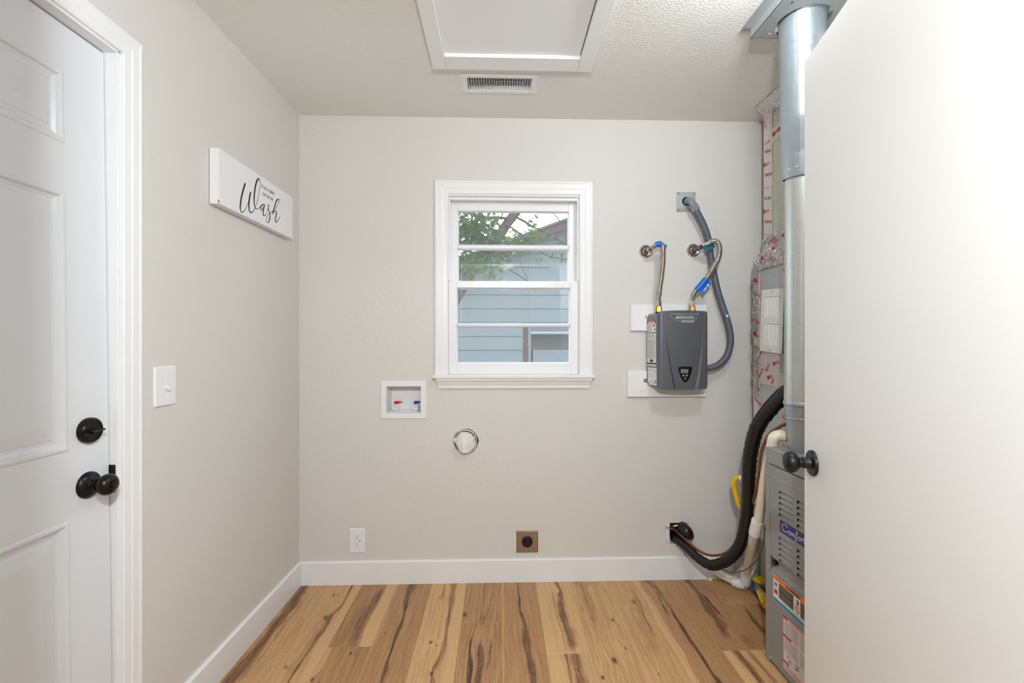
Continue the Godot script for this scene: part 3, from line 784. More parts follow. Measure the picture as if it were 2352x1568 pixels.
func build_door_left() -> void:
	var jt := thing("trim_1", "white moulded casing and jamb around the panelled door", "door casing", LW * Vector3(-1.06, 0, 0), "", "structure")
	casing(jt, LW, -2.095, 0.0, -1.0335, 2.1285, 0.061, CASING)
	var b := mb(LW)
	b.box(Vector3(-1.105, 0, -0.13), Vector3(-1.094, 2.072, 0.002), 0.001); b.box(Vector3(-2.032, 0, -0.13), Vector3(-2.021, 2.072, 0.002), 0.001); b.box(Vector3(-2.032, 2.061, -0.13), Vector3(-1.094, 2.072, 0.002), 0.001)
	part("jamb", b, M.white, jt)
	b = mb(LW); b.box(Vector3(-1.117, 0, -0.095), Vector3(-1.105, 2.061, -0.062), 0.001); part("stop", b, M.white, jt)
	b = mb(LW); b.box(Vector3(-1.1062, 0.845, -0.034), Vector3(-1.1048, 0.921, -0.004)); b.box(Vector3(-1.106, 0.85, -0.03), Vector3(-1.0985, 0.915, -0.012)); part("strike_plate", b, M.bronze, jt, "dark bronze strike plate")
	# the leaf stands a hair out of plumb in its frame
	var off := Transform3D(LW.basis, LW * Vector3(0, 0, -0.008)) * Transform3D(Basis(Vector3(1, 0, 0), -0.0130), Vector3.ZERO)
	var d := thing("door_1", "white six-panel door with dark bronze knob in the left wall", "door", off * Vector3(-1.565, 0, 0), "", "structure")
	b = mb(off)
	var x0 := -2.019; var x1 := -1.1085
	var cols := [[-1.88, -1.61], [-1.495, -1.2225]]
	var rows := [[0.22, 0.8135], [0.9862, 1.6385], [1.758, 1.9407]]
	var hs := []
	for c in cols: for r in rows: hs.append([c[0], r[0], c[1], r[1]])
	holed(b, x0, 0.008, x1, 2.0575, hs, 0.04)
	part("leaf", b, M.door, d)
	for h in hs:
		b = mb(off)
		b.rings(h[0], h[1], h[2], h[3], [[0.0, 0.0], [0.003, 0.0022], [0.009, 0.003], [0.013, 0.0018], [0.017, -0.004], [0.026, -0.0075], [0.034, -0.0075], [0.036, -0.006], [0.064, -0.0012], [0.068, -0.0008]])
		part("panel", b, M.door, d)
	# deadbolt with thumb turn
	b = mb(off * Transform3D(Basis(), Vector3(-1.1685, 1.0285, 0)))
	b.lathe([Vector2(0.0335, 0), Vector2(0.0335, 0.009), Vector2(0.031, 0.0125), Vector2(0.0285, 0.0125), Vector2(0.027, 0.0145), Vector2(0.0245, 0.0145), Vector2(0.024, 0.0132), Vector2(0, 0.0132)], 40)
	var db := part("deadbolt", b, M.bronze, d, "dark bronze deadbolt with thumb turn")
	b = mb(off * Transform3D(Basis(), Vector3(-1.1685, 1.0285, 0)))
	b.box(Vector3(-0.0185, -0.0028, 0.0128), Vector3(0.0185, 0.0028, 0.031), 0.0018); b.lathe([Vector2(0.009, 0.0128), Vector2(0.007, 0.017), Vector2(0, 0.018)], 20)
	part("thumb_turn", b, M.bronze, db)
	screw(db, off * Transform3D(Basis(), Vector3(-1.1595, 1.0405, 0.0128)), 0.003, M.bronze)
	# knob
	var kt := off * Transform3D(Basis(), Vector3(-1.1705, 0.886, 0))
	b = mb(kt)
	b.lathe([Vector2(0.0345, 0), Vector2(0.0345, 0.004), Vector2(0.0315, 0.008), Vector2(0.0225, 0.0135), Vector2(0.0165, 0.0155), Vector2(0.0155, 0.0165), Vector2(0.0155, 0.026), Vector2(0.0125, 0.0268), Vector2(0.0125, 0.036), Vector2(0, 0.036)], 40)
	var kn := part("knob_rose", b, M.bronze, d, "dark bronze round knob plate")
	b = mb(kt)
	b.lathe([Vector2(0.011, 0.033), Vector2(0.019, 0.036), Vector2(0.0255, 0.042), Vector2(0.0282, 0.050), Vector2(0.0265, 0.058), Vector2(0.021, 0.0645), Vector2(0.0125, 0.068), Vector2(0.0105, 0.0672), Vector2(0.0103, 0.0662)], 40)
	part("knob", b, M.bronze, kn)
	b = mb(kt); b.lathe([Vector2(0.0098, 0.062), Vector2(0.0098, 0.0687), Vector2(0.009, 0.0694), Vector2(0, 0.0694)], 24); b.box(Vector3(-0.0075, -0.002, 0.069), Vector3(0.0075, 0.002, 0.0712), 0.0008)
	part("lock_button", b, M.bronze, kn)
	screw(kn, kt * Transform3D(Basis(), Vector3(-0.024, -0.004, 0.0125)), 0.003, M.bronze)

func build_door_right() -> void:
	var F := Vector3(0.8438, 0, -1.2312)
	var dir := Vector3(0.2459, 0, -0.9693).normalized()
	var nrm := Vector3(-dir.z, 0, dir.x) * -1.0
	nrm = Vector3(-0.9693, 0, -0.2459)
	var T := Transform3D(Basis(-dir, Vector3.UP, nrm), F)       # local x from the free edge to the hinge
	if T.basis.determinant() < 0: T.basis.x = -T.basis.x
	var sx := 1.0 if T.basis.x.dot(-dir) > 0 else -1.0
	var d := thing("door_2", "flat white slab door standing open on the right, black knob", "door", F - dir * 0.45, "", "structure")
	var b := mb(T); b.box(Vector3(0, 0.012, -0.035), Vector3(0.914 * sx, 2.032, 0), 0.0025); part("leaf", b, M.slab, d)
	for side in [1.0, -1.0]:
		var K := T * Transform3D(Basis(Vector3.UP, 0.0 if side > 0 else PI), Vector3(0.058 * sx, 0.9415, 0.0 if side > 0 else -0.035))
		b = mb(K)
		b.lathe([Vector2(0.0335, 0), Vector2(0.0335, 0.005), Vector2(0.0315, 0.0075), Vector2(0.0155, 0.0088), Vector2(0.0145, 0.0105), Vector2(0.0145, 0.0265), Vector2(0.0122, 0.0275), Vector2(0.0122, 0.031), Vector2(0.0137, 0.0315), Vector2(0.0137, 0.036), Vector2(0, 0.036)], 40)
		var ro := part("knob_rose", b, M.black, d, "matte black round knob plate")
		b = mb(K)
		b.lathe([Vector2(0.0105, 0.035), Vector2(0.0185, 0.0375), Vector2(0.0252, 0.0435), Vector2(0.0280, 0.0515), Vector2(0.0265, 0.060), Vector2(0.0205, 0.067), Vector2(0.011, 0.0705), Vector2(0, 0.0715)], 40)
		part("knob", b, M.black, ro)
	for y in [0.2, 1.05, 1.85]:
		b = mb(T); b.tube([Vector3(0.917 * sx, y - 0.045, 0.004), Vector3(0.917 * sx, y + 0.045, 0.004)], 0.006, 12); part("hinge", b, M.bronze, d)

func build_ceiling_things() -> void:
	var C := frame_at(Vector3(0, CH, 0), Vector3(0, -1, 0), Vector3(0, 0, -1))
	if C.basis.x.x < 0: pass
	# attic hatch: boards nailed to the ceiling round a loose panel
	var h := thing("attic_hatch", "white attic access panel framed with flat white boards", "attic hatch", Vector3(0.06, CH, -1.5))
	var b := mb(); b.box(Vector3(-0.279, 2.420, -1.946), Vector3(-0.2205, CH, -1.02), 0.0015); part("frame_board", b, M.white, h)
	b = mb(); b.box(Vector3(0.338, 2.420, -1.946), Vector3(0.3998, CH, -1.02), 0.0015); part("frame_board", b, M.white, h)
	b = mb(); b.box(Vector3(-0.2200, 2.4203, -1.946), Vector3(0.3375, CH, -1.858), 0.0015); part("frame_board", b, M.white, h)
	b = mb(); b.box(Vector3(-0.2200, 2.4203, -1.10), Vector3(0.3375, CH, -1.02), 0.0015); part("frame_board", b, M.white, h)
	b = mb(); b.box(Vector3(-0.2202, 2.4350, -1.8572), Vector3(0.3350, 2.4395, -1.104), 0.001); part("hatch_panel", b, M.white, h)
	b = mb(); b.box(Vector3(-0.2203, 2.4370, -1.857), Vector3(0.3377, 2.4385, -1.10)); part("shadow_gap", b, M.dark, h)  # dark sheet, the shade in the panel gap given as colour
	# ceiling register, fins run front to back
	var r := thing("ceiling_register", "white slatted ceiling air register behind the attic hatch", "air vent", Vector3(0.005, CH, -2.08))
	var R := Transform3D(Basis(Vector3(1, 0, 0), Vector3(0, 0, 1), Vector3(0, -1, 0)), Vector3(0.005, CH, -2.0785))   # x right, y towards the camera, z down
	b = mb(R)
	b.prism(rrect(-0.1745, -0.0785, 0.1745, 0.0785, 0.012), 0.0, 0.003, 0.002)
	b = mb(R)
	var out := rrect(-0.1745, -0.0785, 0.1745, 0.0785, 0.012, 5)
	var inn := rrect(-0.1445, -0.0525, 0.1445, 0.0525, 0.002, 5)
	var mid := rrect(-0.168, -0.072, 0.168, 0.072, 0.010, 5)
	for i in out.size():
		var j := (i + 1) % out.size()
		var p := func(q: Vector2, z: float) -> Vector3: return Vector3(q.x, q.y, z)
		b.quad(p.call(out[i], 0), p.call(out[j], 0), p.call(out[j], 0.0015), p.call(out[i], 0.0015), p.call(out[i], 0))
		b.quad(p.call(out[i], 0.0015), p.call(out[j], 0.0015), p.call(mid[j], 0.0045), p.call(mid[i], 0.0045), Vector3(0, 0, 1))
		b.quad(p.call(mid[i], 0.0045), p.call(mid[j], 0.0045), p.call(inn[j], 0.0045), p.call(inn[i], 0.0045), Vector3(0, 0, 1))
		b.quad(p.call(inn[i], 0.0045), p.call(inn[j], 0.0045), p.call(inn[j], -0.02), p.call(inn[i], -0.02), -p.call(inn[i], 0))
	part("frame", b, M.white, r)
	for i in 25:
		var x := -0.1386 + 0.2772 * i / 24.0
		var lean := 0.12 * (i - 12) / 12.0
		b = mb(R * Transform3D(Basis(Vector3(0, 1, 0), lean), Vector3(x, 0, -0.006)))
		b.box(Vector3(-0.0008, -0.053, -0.012), Vector3(0.0008, 0.053, 0.0095)); part("fin", b, M.white, r)
	b = mb(R); b.box(Vector3(-0.1445, -0.012, -0.024), Vector3(0.1445, -0.008, -0.017)); part("fin_rod", b, M.galv, r)
	for s in [[-1.0, 0.35], [1.0, -0.35]]:
		b = mb(R * Transform3D(Basis(Vector3(1, 0, 0), s[1]), Vector3(0, 0.026 * s[0], -0.032))); b.box(Vector3(-0.143, -0.026, -0.0006), Vector3(0.143, 0.026, 0.0006)); part("damper_blade", b, M.damper, r)
	for s in [-1.0, 1.0]: screw(r, R * Transform3D(Basis(), Vector3(s * 0.157, 0, 0.0043)), 0.0035, M.white)

# ------------------------------------------------------------------ things on the walls
func smooth2(p: Array, step: float) -> Array:
	return spline(p, step)

func strokes(b: MB, list: Array, z: float, th: float, wk: float, xf := Transform2D()) -> void:
	for s in list:
		var p := []
		for q in s:
			var t: Vector2 = xf * Vector2(q[0], q[1])
			p.append(Vector3(t.x, t.y, q[2] * wk))
		var sm := spline(p, 0.004)
		b.ribbon(sm, z, th)

func build_sign() -> void:
	var t := thing("wall_sign", "long white box sign lettered Wash hanging on the left wall", "sign", LW * Vector3(-0.435, 1.7605, 0))
	var b := mb(LW); b.box(Vector3(-0.7175, 1.7615, 0.0015), Vector3(-0.151, 1.9635, 0.036), 0.0008); part("panel", b, M.signwhite, t)
	b = mb(LW); b.box(Vector3(-0.7165, 1.7625, 0.0), Vector3(-0.152, 1.9625, 0.003)); part("dark_backing", b, M.dark, t)
	b = mb(LW)
	letters(b, "IT ALL COMES", -0.430, 1.9165, 0.107, 0.0133, 0.0358, 0.0007)
	letters(b, "OUT IN THE", -0.4215, 1.8874, 0.086, 0.0125, 0.0358, 0.0007)
	part("caption_lettering", b, M.ink, t)
	b = mb(LW)
	var W := [
		[[-0.551, 1.893, 9], [-0.564, 1.864, 9], [-0.576, 1.833, 9], [-0.583, 1.803, 9], [-0.585, 1.781, 7], [-0.577, 1.770, 4], [-0.563, 1.776, 3], [-0.549, 1.792, 2], [-0.533, 1.817, 2], [-0.519, 1.843, 2], [-0.513, 1.869, 3]],
		[[-0.513, 1.870, 9], [-0.522, 1.841, 9], [-0.526, 1.815, 9], [-0.522, 1.793, 7], [-0.511, 1.787, 5], [-0.495, 1.797, 3], [-0.480, 1.817, 2], [-0.464, 1.848, 2], [-0.451, 1.884, 2], [-0.443, 1.916, 2], [-0.442, 1.937, 3], [-0.450, 1.946, 5], [-0.461, 1.939, 8], [-0.472, 1.921, 9], [-0.482, 1.891, 9], [-0.487, 1.861, 9], [-0.487, 1.835, 7], [-0.480, 1.817, 5], [-0.467, 1.814, 3], [-0.449, 1.825, 2], [-0.434, 1.838, 3]],
		[[-0.405, 1.850, 4], [-0.421, 1.847, 4], [-0.434, 1.836, 6], [-0.438, 1.825, 6], [-0.432, 1.820, 4], [-0.420, 1.832, 2], [-0.407, 1.849, 3], [-0.414, 1.831, 7], [-0.419, 1.811, 7], [-0.413, 1.802, 5], [-0.398, 1.811, 2], [-0.384, 1.833, 2], [-0.373, 1.858, 3]],
		[[-0.371, 1.862, 5], [-0.377, 1.846, 5], [-0.370, 1.834, 6], [-0.363, 1.821, 7], [-0.364, 1.802, 7], [-0.373, 1.785, 4], [-0.384, 1.780, 3], [-0.393, 1.786, 2], [-0.390, 1.801, 2], [-0.379, 1.815, 2], [-0.358, 1.829, 2], [-0.337, 1.844, 2]],
		[[-0.337, 1.844, 2], [-0.313, 1.863, 2], [-0.291, 1.889, 2], [-0.280, 1.907, 3], [-0.288, 1.911, 5], [-0.304, 1.900, 7], [-0.319, 1.874, 7], [-0.331, 1.849, 7], [-0.339, 1.831, 6], [-0.327, 1.843, 2], [-0.314, 1.851, 4], [-0.306, 1.845, 7], [-0.312, 1.826, 7], [-0.316, 1.809, 7], [-0.309, 1.801, 5], [-0.294, 1.812, 3], [-0.274, 1.836, 2]]]
	strokes(b, W, 0.0358, 0.0007, 0.00098)
	part("word_lettering", b, M.ink, t)
	b = mb(LW); b.box(Vector3(-0.7178, 1.7640, 0.0335), Vector3(-0.7150, 1.775, 0.0363)); part("chipped_edge", b, M.rawwood, t, "bare wood where the paint is chipped")
	b = mb(LW); b.box(Vector3(-0.27, 1.9612, 0.0352), Vector3(-0.2685, 1.9638, 0.0362)); part("chipped_edge", b, M.rawwood, t, "bare wood where the paint is chipped")

func build_switch() -> void:
	var T := LW * Transform3D(Basis(), Vector3(-0.9315, 1.1215, 0))
	var s := thing("light_switch", "white single toggle light switch plate beside the panelled door", "light switch", LW * Vector3(-0.9315, 1.1215, 0))
	var b := mb(T); b.prism(rrect(-0.0445, -0.0625, 0.0445, 0.0625, 0.005, 4), 0.0, 0.0062, 0.0035); part("plate", b, M.plastic, s)
	b = mb(T); b.box(Vector3(-0.0052, -0.012, 0.0055), Vector3(0.0052, 0.012, 0.0066), 0.0004)
	b.hexa([Vector3(-0.0045, -0.004, 0.005), Vector3(0.0045, -0.004, 0.005), Vector3(0.0045, 0.004, 0.005), Vector3(-0.0045, 0.004, 0.005), Vector3(-0.0035, -0.0125, 0.0175), Vector3(0.0035, -0.0125, 0.0175), Vector3(0.0035, -0.0075, 0.0185), Vector3(-0.0035, -0.0075, 0.0185)])
	part("toggle", b, M.plastic, s)
	for y in [0.03, -0.03]: screw(s, T * Transform3D(Basis(Vector3(0, 0, 1), PI / 2 if y < 0 else 0.3), Vector3(0, y, 0.006)), 0.0028, M.plastic)

func build_washer_box() -> void:
	var t := thing("washer_outlet_box", "white recessed washing machine water box with red and blue taps", "outlet box", Vector3(-0.4955, 0.858, ZB))
	var b := mb(BW)
	var o := [-0.6135, 0.8575, -0.3775, 1.0555]
	b.rings(o[0], o[1], o[2], o[3], [[0.0, 0.0], [0.001, 0.0045], [0.004, 0.006], [0.026, 0.006], [0.0295, 0.003], [0.031, -0.02], [0.036, -0.088]], false)
	b.box(Vector3(o[0] + 0.034, o[1] + 0.034, -0.092), Vector3(o[2] - 0.034, o[3] - 0.034, -0.087))
	part("box", b, M.plastic, t)
	for v in [[-0.5445, M.redp, "red tap for hot water", 0.0], [-0.4365, M.bluep, "blue tap for cold water", 0.3]]:
		var y := 0.9105
		b = mb(BW * Transform3D(Basis(), Vector3(v[0], y, -0.05)))
		b.lathe([Vector2(0.012, -0.03), Vector2(0.012, 0.0), Vector2(0.0145, 0.002), Vector2(0.0145, 0.024), Vector2(0.0135, 0.0265), Vector2(0.0085, 0.0265), Vector2(0.0078, 0.012), Vector2(0, 0.012)], 24)
		b.tube([Vector3(0, -0.02, -0.012), Vector3(0, 0.018, -0.012)], 0.0095, 16)
		var va := part("valve", b, M.plastic, t, v[2])
		b = mb(BW * Transform3D(Basis(), Vector3(v[0], y, -0.05)) * Transform3D(Basis(Vector3.UP, v[3]), Vector3.ZERO))
		b.tube([Vector3(0.002, 0.017, -0.01), Vector3(0.002, 0.024, -0.01)], 0.008, 14)
		b.box(Vector3(-0.014, 0.023, -0.019), Vector3(0.016, 0.032, -0.001), 0.003)
		b.box(Vector3(0.014, 0.0255, -0.014), Vector3(0.031, 0.0305, -0.005), 0.002)
		b.box(Vector3(-0.012, 0.019, -0.004), Vector3(-0.007, 0.027, 0.0), 0.001)
		part("tap_handle", b, v[1], va)
	b = mb(BW); b.box(Vector3(-0.575, 0.889, -0.086), Vector3(-0.415, 0.893, -0.03), 0.001); b.tube([Vector3(-0.485, 0.8915, -0.05), Vector3(-0.485, 0.896, -0.05)], 0.024, 20); part("drain_knockout", b, M.plastic, t)

func build_dryer_vent() -> void:
	var t := thing("dryer_vent", "white plastic-wrapped dryer duct stub poking from a rough round hole", "dryer vent", Vector3(-0.17, 0.74, ZB))
	# duct seen in the gap
	var b := mb(BW * Transform3D(Basis(), Vector3(-0.1738, 0.7365, -0.12)))
	b.lathe([Vector2(0.0622, 0), Vector2(0.0622, 0.131), Vector2(0.0610, 0.133), Vector2(0.0590, 0.131), Vector2(0.0590, 0.0)], 40); part("duct", b, M.plastic, t)
	# crumpled plastic cap, eight-sided and bulging towards the room
	b = mb(BW)
	var c := Vector3(-0.1725, 0.7320, 0.040)
	var ring := []; var rim := []
	var pr := [[-0.0380, 0.0000], [-0.0315, 0.0225], [-0.016, 0.0375], [0.004, 0.0395], [0.022, 0.0335], [0.0365, 0.018], [0.041, -0.004], [0.0400, -0.0185], [0.029, -0.029], [0.012, -0.0435], [-0.006, -0.0435], [-0.020, -0.037], [-0.030, -0.019]]
	for q in pr:
		ring.append(c + Vector3(q[0] * 1.08, q[1] * 1.08, 0.0)); rim.append(Vector3(-0.1745 + q[0] * 1.42, 0.7355 + q[1] * 1.40, 0.010))
	var tip := c + Vector3(0.004, 0.002, 0.008)
	for i in ring.size():
		var j := (i + 1) % ring.size()
		b.flat(tip, ring[i], ring[j], Vector3(0, 0, 1))
		b.quad(ring[i], ring[j], rim[j], rim[i], ring[i] - c + Vector3(0, 0, 0.01))
	part("plastic_cap", b, M.bag, t)
	b = mb(BW * Transform3D(Basis(Vector3(0, 0, 1), -0.02), c + Vector3(-0.001, -0.002, 0.0055)))   # two bands of tape over it
	b.hexa([Vector3(-0.011, -0.041, -0.003), Vector3(0.008, -0.041, -0.003), Vector3(0.008, -0.041, -0.001), Vector3(-0.011, -0.041, -0.001), Vector3(-0.012, 0.039, -0.003), Vector3(0.010, 0.039, -0.003), Vector3(0.010, 0.039, 0.0), Vector3(-0.012, 0.039, 0.0)])
	b.box(Vector3(-0.0115, -0.02, -0.001), Vector3(0.009, 0.02, 0.0036), 0.001)
	part("tape_band", b, M.signwhite, t)
	b = mb(BW)   # loose flap of the bag at the left
	b.hexa([Vector3(-0.240, 0.752, 0.004), Vector3(-0.230, 0.736, 0.004), Vector3(-0.205, 0.722, 0.012), Vector3(-0.195, 0.774, 0.012), Vector3(-0.239, 0.752, 0.012), Vector3(-0.229, 0.737, 0.014), Vector3(-0.203, 0.725, 0.036), Vector3(-0.193, 0.772, 0.030)])
	part("plastic_flap", b, M.bag, t)

func build_outlets() -> void:
	var c := Vector3(-0.736, 0.2252, 0)
	var t := thing("wall_outlet", "white duplex wall outlet above the baseboard, left of the metal plate", "outlet", Vector3(c.x, c.y, ZB))
	var T := BW * Transform3D(Basis(), c)
	var b := mb(T); b.prism(rrect(-0.0395, -0.063, 0.0395, 0.063, 0.005, 4), 0.0, 0.0058, 0.0035); part("plate", b, M.plastic, t)
	b = mb(T); b.prism(rrect(-0.0172, -0.0342, 0.0172, 0.0342, 0.0015, 2), 0.0052, 0.0072, 0.0008); var rc := part("receptacle", b, M.plastic, t)
	for y in [0.0205, -0.0205]:
		b = mb(T)
		b.box(Vector3(-0.0078, y - 0.0005, 0.0065), Vector3(-0.0060, y + 0.0085, 0.00735)); b.box(Vector3(0.0058, y + 0.0005, 0.0065), Vector3(0.0074, y + 0.0075, 0.00735))
		b.T = T * Transform3D(Basis(), Vector3(0, y - 0.0078, 0.0)); b.lathe([Vector2(0.0026, 0.0065), Vector2(0.0026, 0.00735), Vector2(0, 0.00735)], 12)
		part("slot", b, M.ink, rc)
	b = mb(T); b.box(Vector3(-0.016, -0.0035, 0.007), Vector3(0.011, 0.0035, 0.0079), 0.0004); part("test_button", b, M.plastic, rc)
	b = mb(T); b.box(Vector3(0.0138, -0.005, 0.0065), Vector3(0.0172, 0.005, 0.0078), 0.0005); part("indicator", b, M.ink, rc)
	for y in [0.048, -0.048]: screw(t, T * Transform3D(Basis(), Vector3(0, y, 0.0056)), 0.0024, M.plastic)
	# dryer outlet
	c = Vector3(0.1524, 0.2076, 0)
	t = thing("dryer_outlet", "square brushed metal plate with round black dryer outlet above the baseboard", "outlet", Vector3(c.x, c.y, ZB))
	T = BW * Transform3D(Basis(), c)
	b = mb(T); b.prism(rrect(-0.0575, -0.0582, 0.0575, 0.0582, 0.0045, 3), 0.0, 0.0058, 0.004); part("plate", b, M.steel, t)
	b = mb(T * Transform3D(Basis(), Vector3(-0.0005, 0.002, 0)))
	b.lathe([Vector2(0.0275, 0.004), Vector2(0.0275, 0.014), Vector2(0.0255, 0.0175), Vector2(0.0225, 0.018), Vector2(0.022, 0.0155), Vector2(0, 0.0155)], 40); var r2 := part("receptacle", b, M.black, t)
	for a in [[0.0, 0.0, 0.011, 0.0], [-0.011, -0.006, 0.0, 0.75], [0.011, -0.006, 0.0, -0.75]]:
		b = mb(T * Transform3D(Basis(Vector3(0, 0, 1), a[3]), Vector3(a[0] - 0.0005, a[1] + a[2] * 0.9 + 0.002, 0.0)))
		if a[2] > 0: b.box(Vector3(-0.005, -0.002, 0.0148), Vector3(0.005, 0.002, 0.0159)); b.box(Vector3(-0.005, -0.007, 0.0148), Vector3(-0.0022, 0.002, 0.0159))
		else: b.box(Vector3(-0.0022, -0.008, 0.0148), Vector3(0.0022, 0.008, 0.0159))
		part("slot", b, M.ink, r2)
	for s in [[-1, -1], [1, -1], [-1, 1], [1, 1]]: screw(t, T * Transform3D(Basis(), Vector3(s[0] * 0.0245, s[1] * 0.0345 + 0.001, 0.0056)), 0.0026, M.steel)

func hexnut(b: MB, p: Vector3, q: Vector3, r: float) -> void:
	b.T = frame_at(p, q - p, Vector3.UP if absf((q - p).normalized().y) < 0.9 else Vector3.RIGHT)
	var pl := PackedVector2Array()
	for i in 6: pl.append(Vector2.from_angle(TAU * i / 6.0 + 0.26) * r)
	b.prism(pl, 0.0, p.distance_to(q), 0.0008)
	b.T = Transform3D()

func corrugated(path: Array, r: float, pitch: float, amp: float) -> Array:
	var s := spline(path, pitch / 6.0)
	var rad := []
	var d := 0.0
	for i in s.size():
		if i > 0: d += s[i].distance_to(s[i - 1])
		rad.append(r + amp * sin(TAU * d / pitch))
	return [s, rad]

func label_mat(w: int, h: int, ground: Color, painter: Callable) -> StandardMaterial3D:
	var im := Image.create(w, h, false, Image.FORMAT_RGB8)
	im.fill(ground)
	painter.call(im)
	var m := mat(Color.WHITE, 0.4)
	m.albedo_texture = ImageTexture.create_from_image(im)
	return m

func fine_print(im: Image, x0: int, y0: int, x1: int, y1: int, pitch: int, c: Color, ragged := 0.35) -> void:
	var y := y0
	while y < y1 - 1:
		var x := x0
		var stop := x1 - int((x1 - x0) * ragged * rng.randf() * rng.randf())
		while x < stop:
			var w := rng.randi_range(3, 9)
			im.fill_rect(Rect2i(x, y, mini(w, stop - x), maxi(1, pitch / 2)), c)
			x += w + 2
		y += pitch

func build_heater() -> void:
	# boards screwed to the wall, upper and lower
	var t := thing("upper_mounting_board", "white painted board behind the top of the tankless heater", "board", Vector3(0.9, 1.318, ZB), "heater mounting boards")
	var b := mb(BW); b.box(Vector3(0.6975, 1.3178, 0.0), Vector3(1.1035, 1.4565, 0.0185), 0.0025); part("board", b, M.signwhite, t)
	t = thing("lower_mounting_board", "white painted board behind the bottom of the tankless heater", "board", Vector3(0.89, 0.969, ZB), "heater mounting boards")
	b = mb(BW); b.box(Vector3(0.6815, 0.969, 0.0), Vector3(1.1015, 1.1075, 0.0185), 0.0025); part("board", b, M.signwhite, t)
	screw(t, BW * Transform3D(Basis(), Vector3(0.754, 1.0, 0.0183)), 0.002, M.rust)
	# heater
	var h := thing("tankless_water_heater", "charcoal electric tankless water heater with oval badge and small display", "water heater", Vector3(0.93, 1.02, ZB + 0.0185))
	b = mb(BW)
	var y0 := 1.0225; var y1 := 1.4100
	# case: back outline at z .0185, front outline at .100, rounded corners
	var A := rrect(0.7825, y0 + 0.006, 1.052, y1 - 0.002, 0.022, 5); var B := rrect(0.8045, y0 + 0.001, 1.0560, y1 - 0.003, 0.022, 5)
	for i in A.size():
		var j := (i + 1) % A.size()
		b.quad(Vector3(A[i].x, A[i].y, 0.0185), Vector3(A[j].x, A[j].y, 0.0185), Vector3(B[j].x, B[j].y, 0.108), Vector3(B[i].x, B[i].y, 0.108), Vector3(A[i].x - 0.93, A[i].y - 1.21, 0))
	for i in range(1, B.size() - 1): b.flat(Vector3(B[0].x, B[0].y, 0.108), Vector3(B[i].x, B[i].y, 0.108), Vector3(B[i + 1].x, B[i + 1].y, 0.108), Vector3(0, 0, 1))
	part("case", b, M.case, h)
	# front cover: gently bowed, rounded corners
	var x0 := 0.8058; var x1 := 1.0618
	var bow := 0.010
	var zf := func(x: float) -> float:
		var q := clampf((x - x0) / (x1 - x0), 0, 1) * 2.0 - 1.0
		return 0.128 + bow * (1.0 - q * q) - 0.012 * pow(maxf(0.0, absf(q) - 0.88) / 0.12, 2.0)
	b = mb(BW)
	var N := 40; var cr := 0.017
	var edge_t := []; var edge_b := []
	var cx := []
	for i in N + 1:
		var q := 1.0 - cos(PI * i / N); q *= 0.5
		var x := lerpf(x0, x1, q); cx.append(x)
		var k := 0.0
		if x < x0 + cr: k = cr - sqrt(maxf(0.0, cr * cr - pow(x0 + cr - x, 2)))
		if x > x1 - cr: k = cr - sqrt(maxf(0.0, cr * cr - pow(x - x1 + cr, 2)))
		var e := 2.0 * q - 1.0
		edge_t.append(1.4185 - 0.0045 * e * e - k); edge_b.append(1.0195 + 0.0045 * e * e + k)
	for i in N:
		var za: float = zf.call(cx[i]); var zb: float = zf.call(cx[i + 1])
		var na := Vector3(-(zf.call(cx[i] + 0.001) - zf.call(cx[i] - 0.001)) / 0.002, 0, 1).normalized(); var nb := Vector3(-(zf.call(cx[i + 1] + 0.001) - zf.call(cx[i + 1] - 0.001)) / 0.002, 0, 1).normalized()
		if i == 0: na = Vector3(-1, 0, 0.6).normalized()
		if i == N - 1: nb = Vector3(1, 0, 0.6).normalized()
		var p0 := Vector3(cx[i], edge_b[i] + 0.002, za); var p1 := Vector3(cx[i + 1], edge_b[i + 1] + 0.002, zb); var p2 := Vector3(cx[i + 1], edge_t[i + 1] - 0.002, zb); var p3 := Vector3(cx[i], edge_t[i] - 0.002, za)
		b.tri(p0, p1, p2, na, nb, nb); b.tri(p0, p2, p3, na, nb, na)
		for e in [[edge_t, 1.0], [edge_b, -1.0]]:
			var a0 := Vector3(cx[i], e[0][i], za - 0.002); var a1 := Vector3(cx[i + 1], e[0][i + 1], zb - 0.002)
			var f0 := Vector3(cx[i], e[0][i] - 0.002 * e[1], za); var f1 := Vector3(cx[i + 1], e[0][i + 1] - 0.002 * e[1], zb)
			b.quad(f0, f1, a1, a0, Vector3(0, e[1], 1))
			b.quad(a0, a1, Vector3(a1.x, a1.y, 0.104), Vector3(a0.x, a0.y, 0.104), Vector3(0, e[1], 0))
	for s in [0, N]:
		var zz: float = zf.call(cx[s])
		b.quad(Vector3(cx[s], edge_b[s], zz), Vector3(cx[s], edge_t[s], zz), Vector3(cx[s], edge_t[s], 0.104), Vector3(cx[s], edge_b[s], 0.104), Vector3(-1 if s == 0 else 1, 0, 0))
	part("front_cover", b, M.heater, h)
	# tapering accent strips
	var dz := func(x: float) -> float: return zf.call(x) - 0.0004
	b = mb(BW); b.ribbon(spline([Vector3(0.8400, 1.333, 0.0006), Vector3(0.8465, 1.26, 0.003), Vector3(0.8585, 1.18, 0.0045), Vector3(0.8735, 1.09, 0.0065), Vector3(0.8865, 1.0232, 0.0085)], 0.012), 0.0, 0.0008, dz); part("accent_strip", b, M.accent_dark, h)
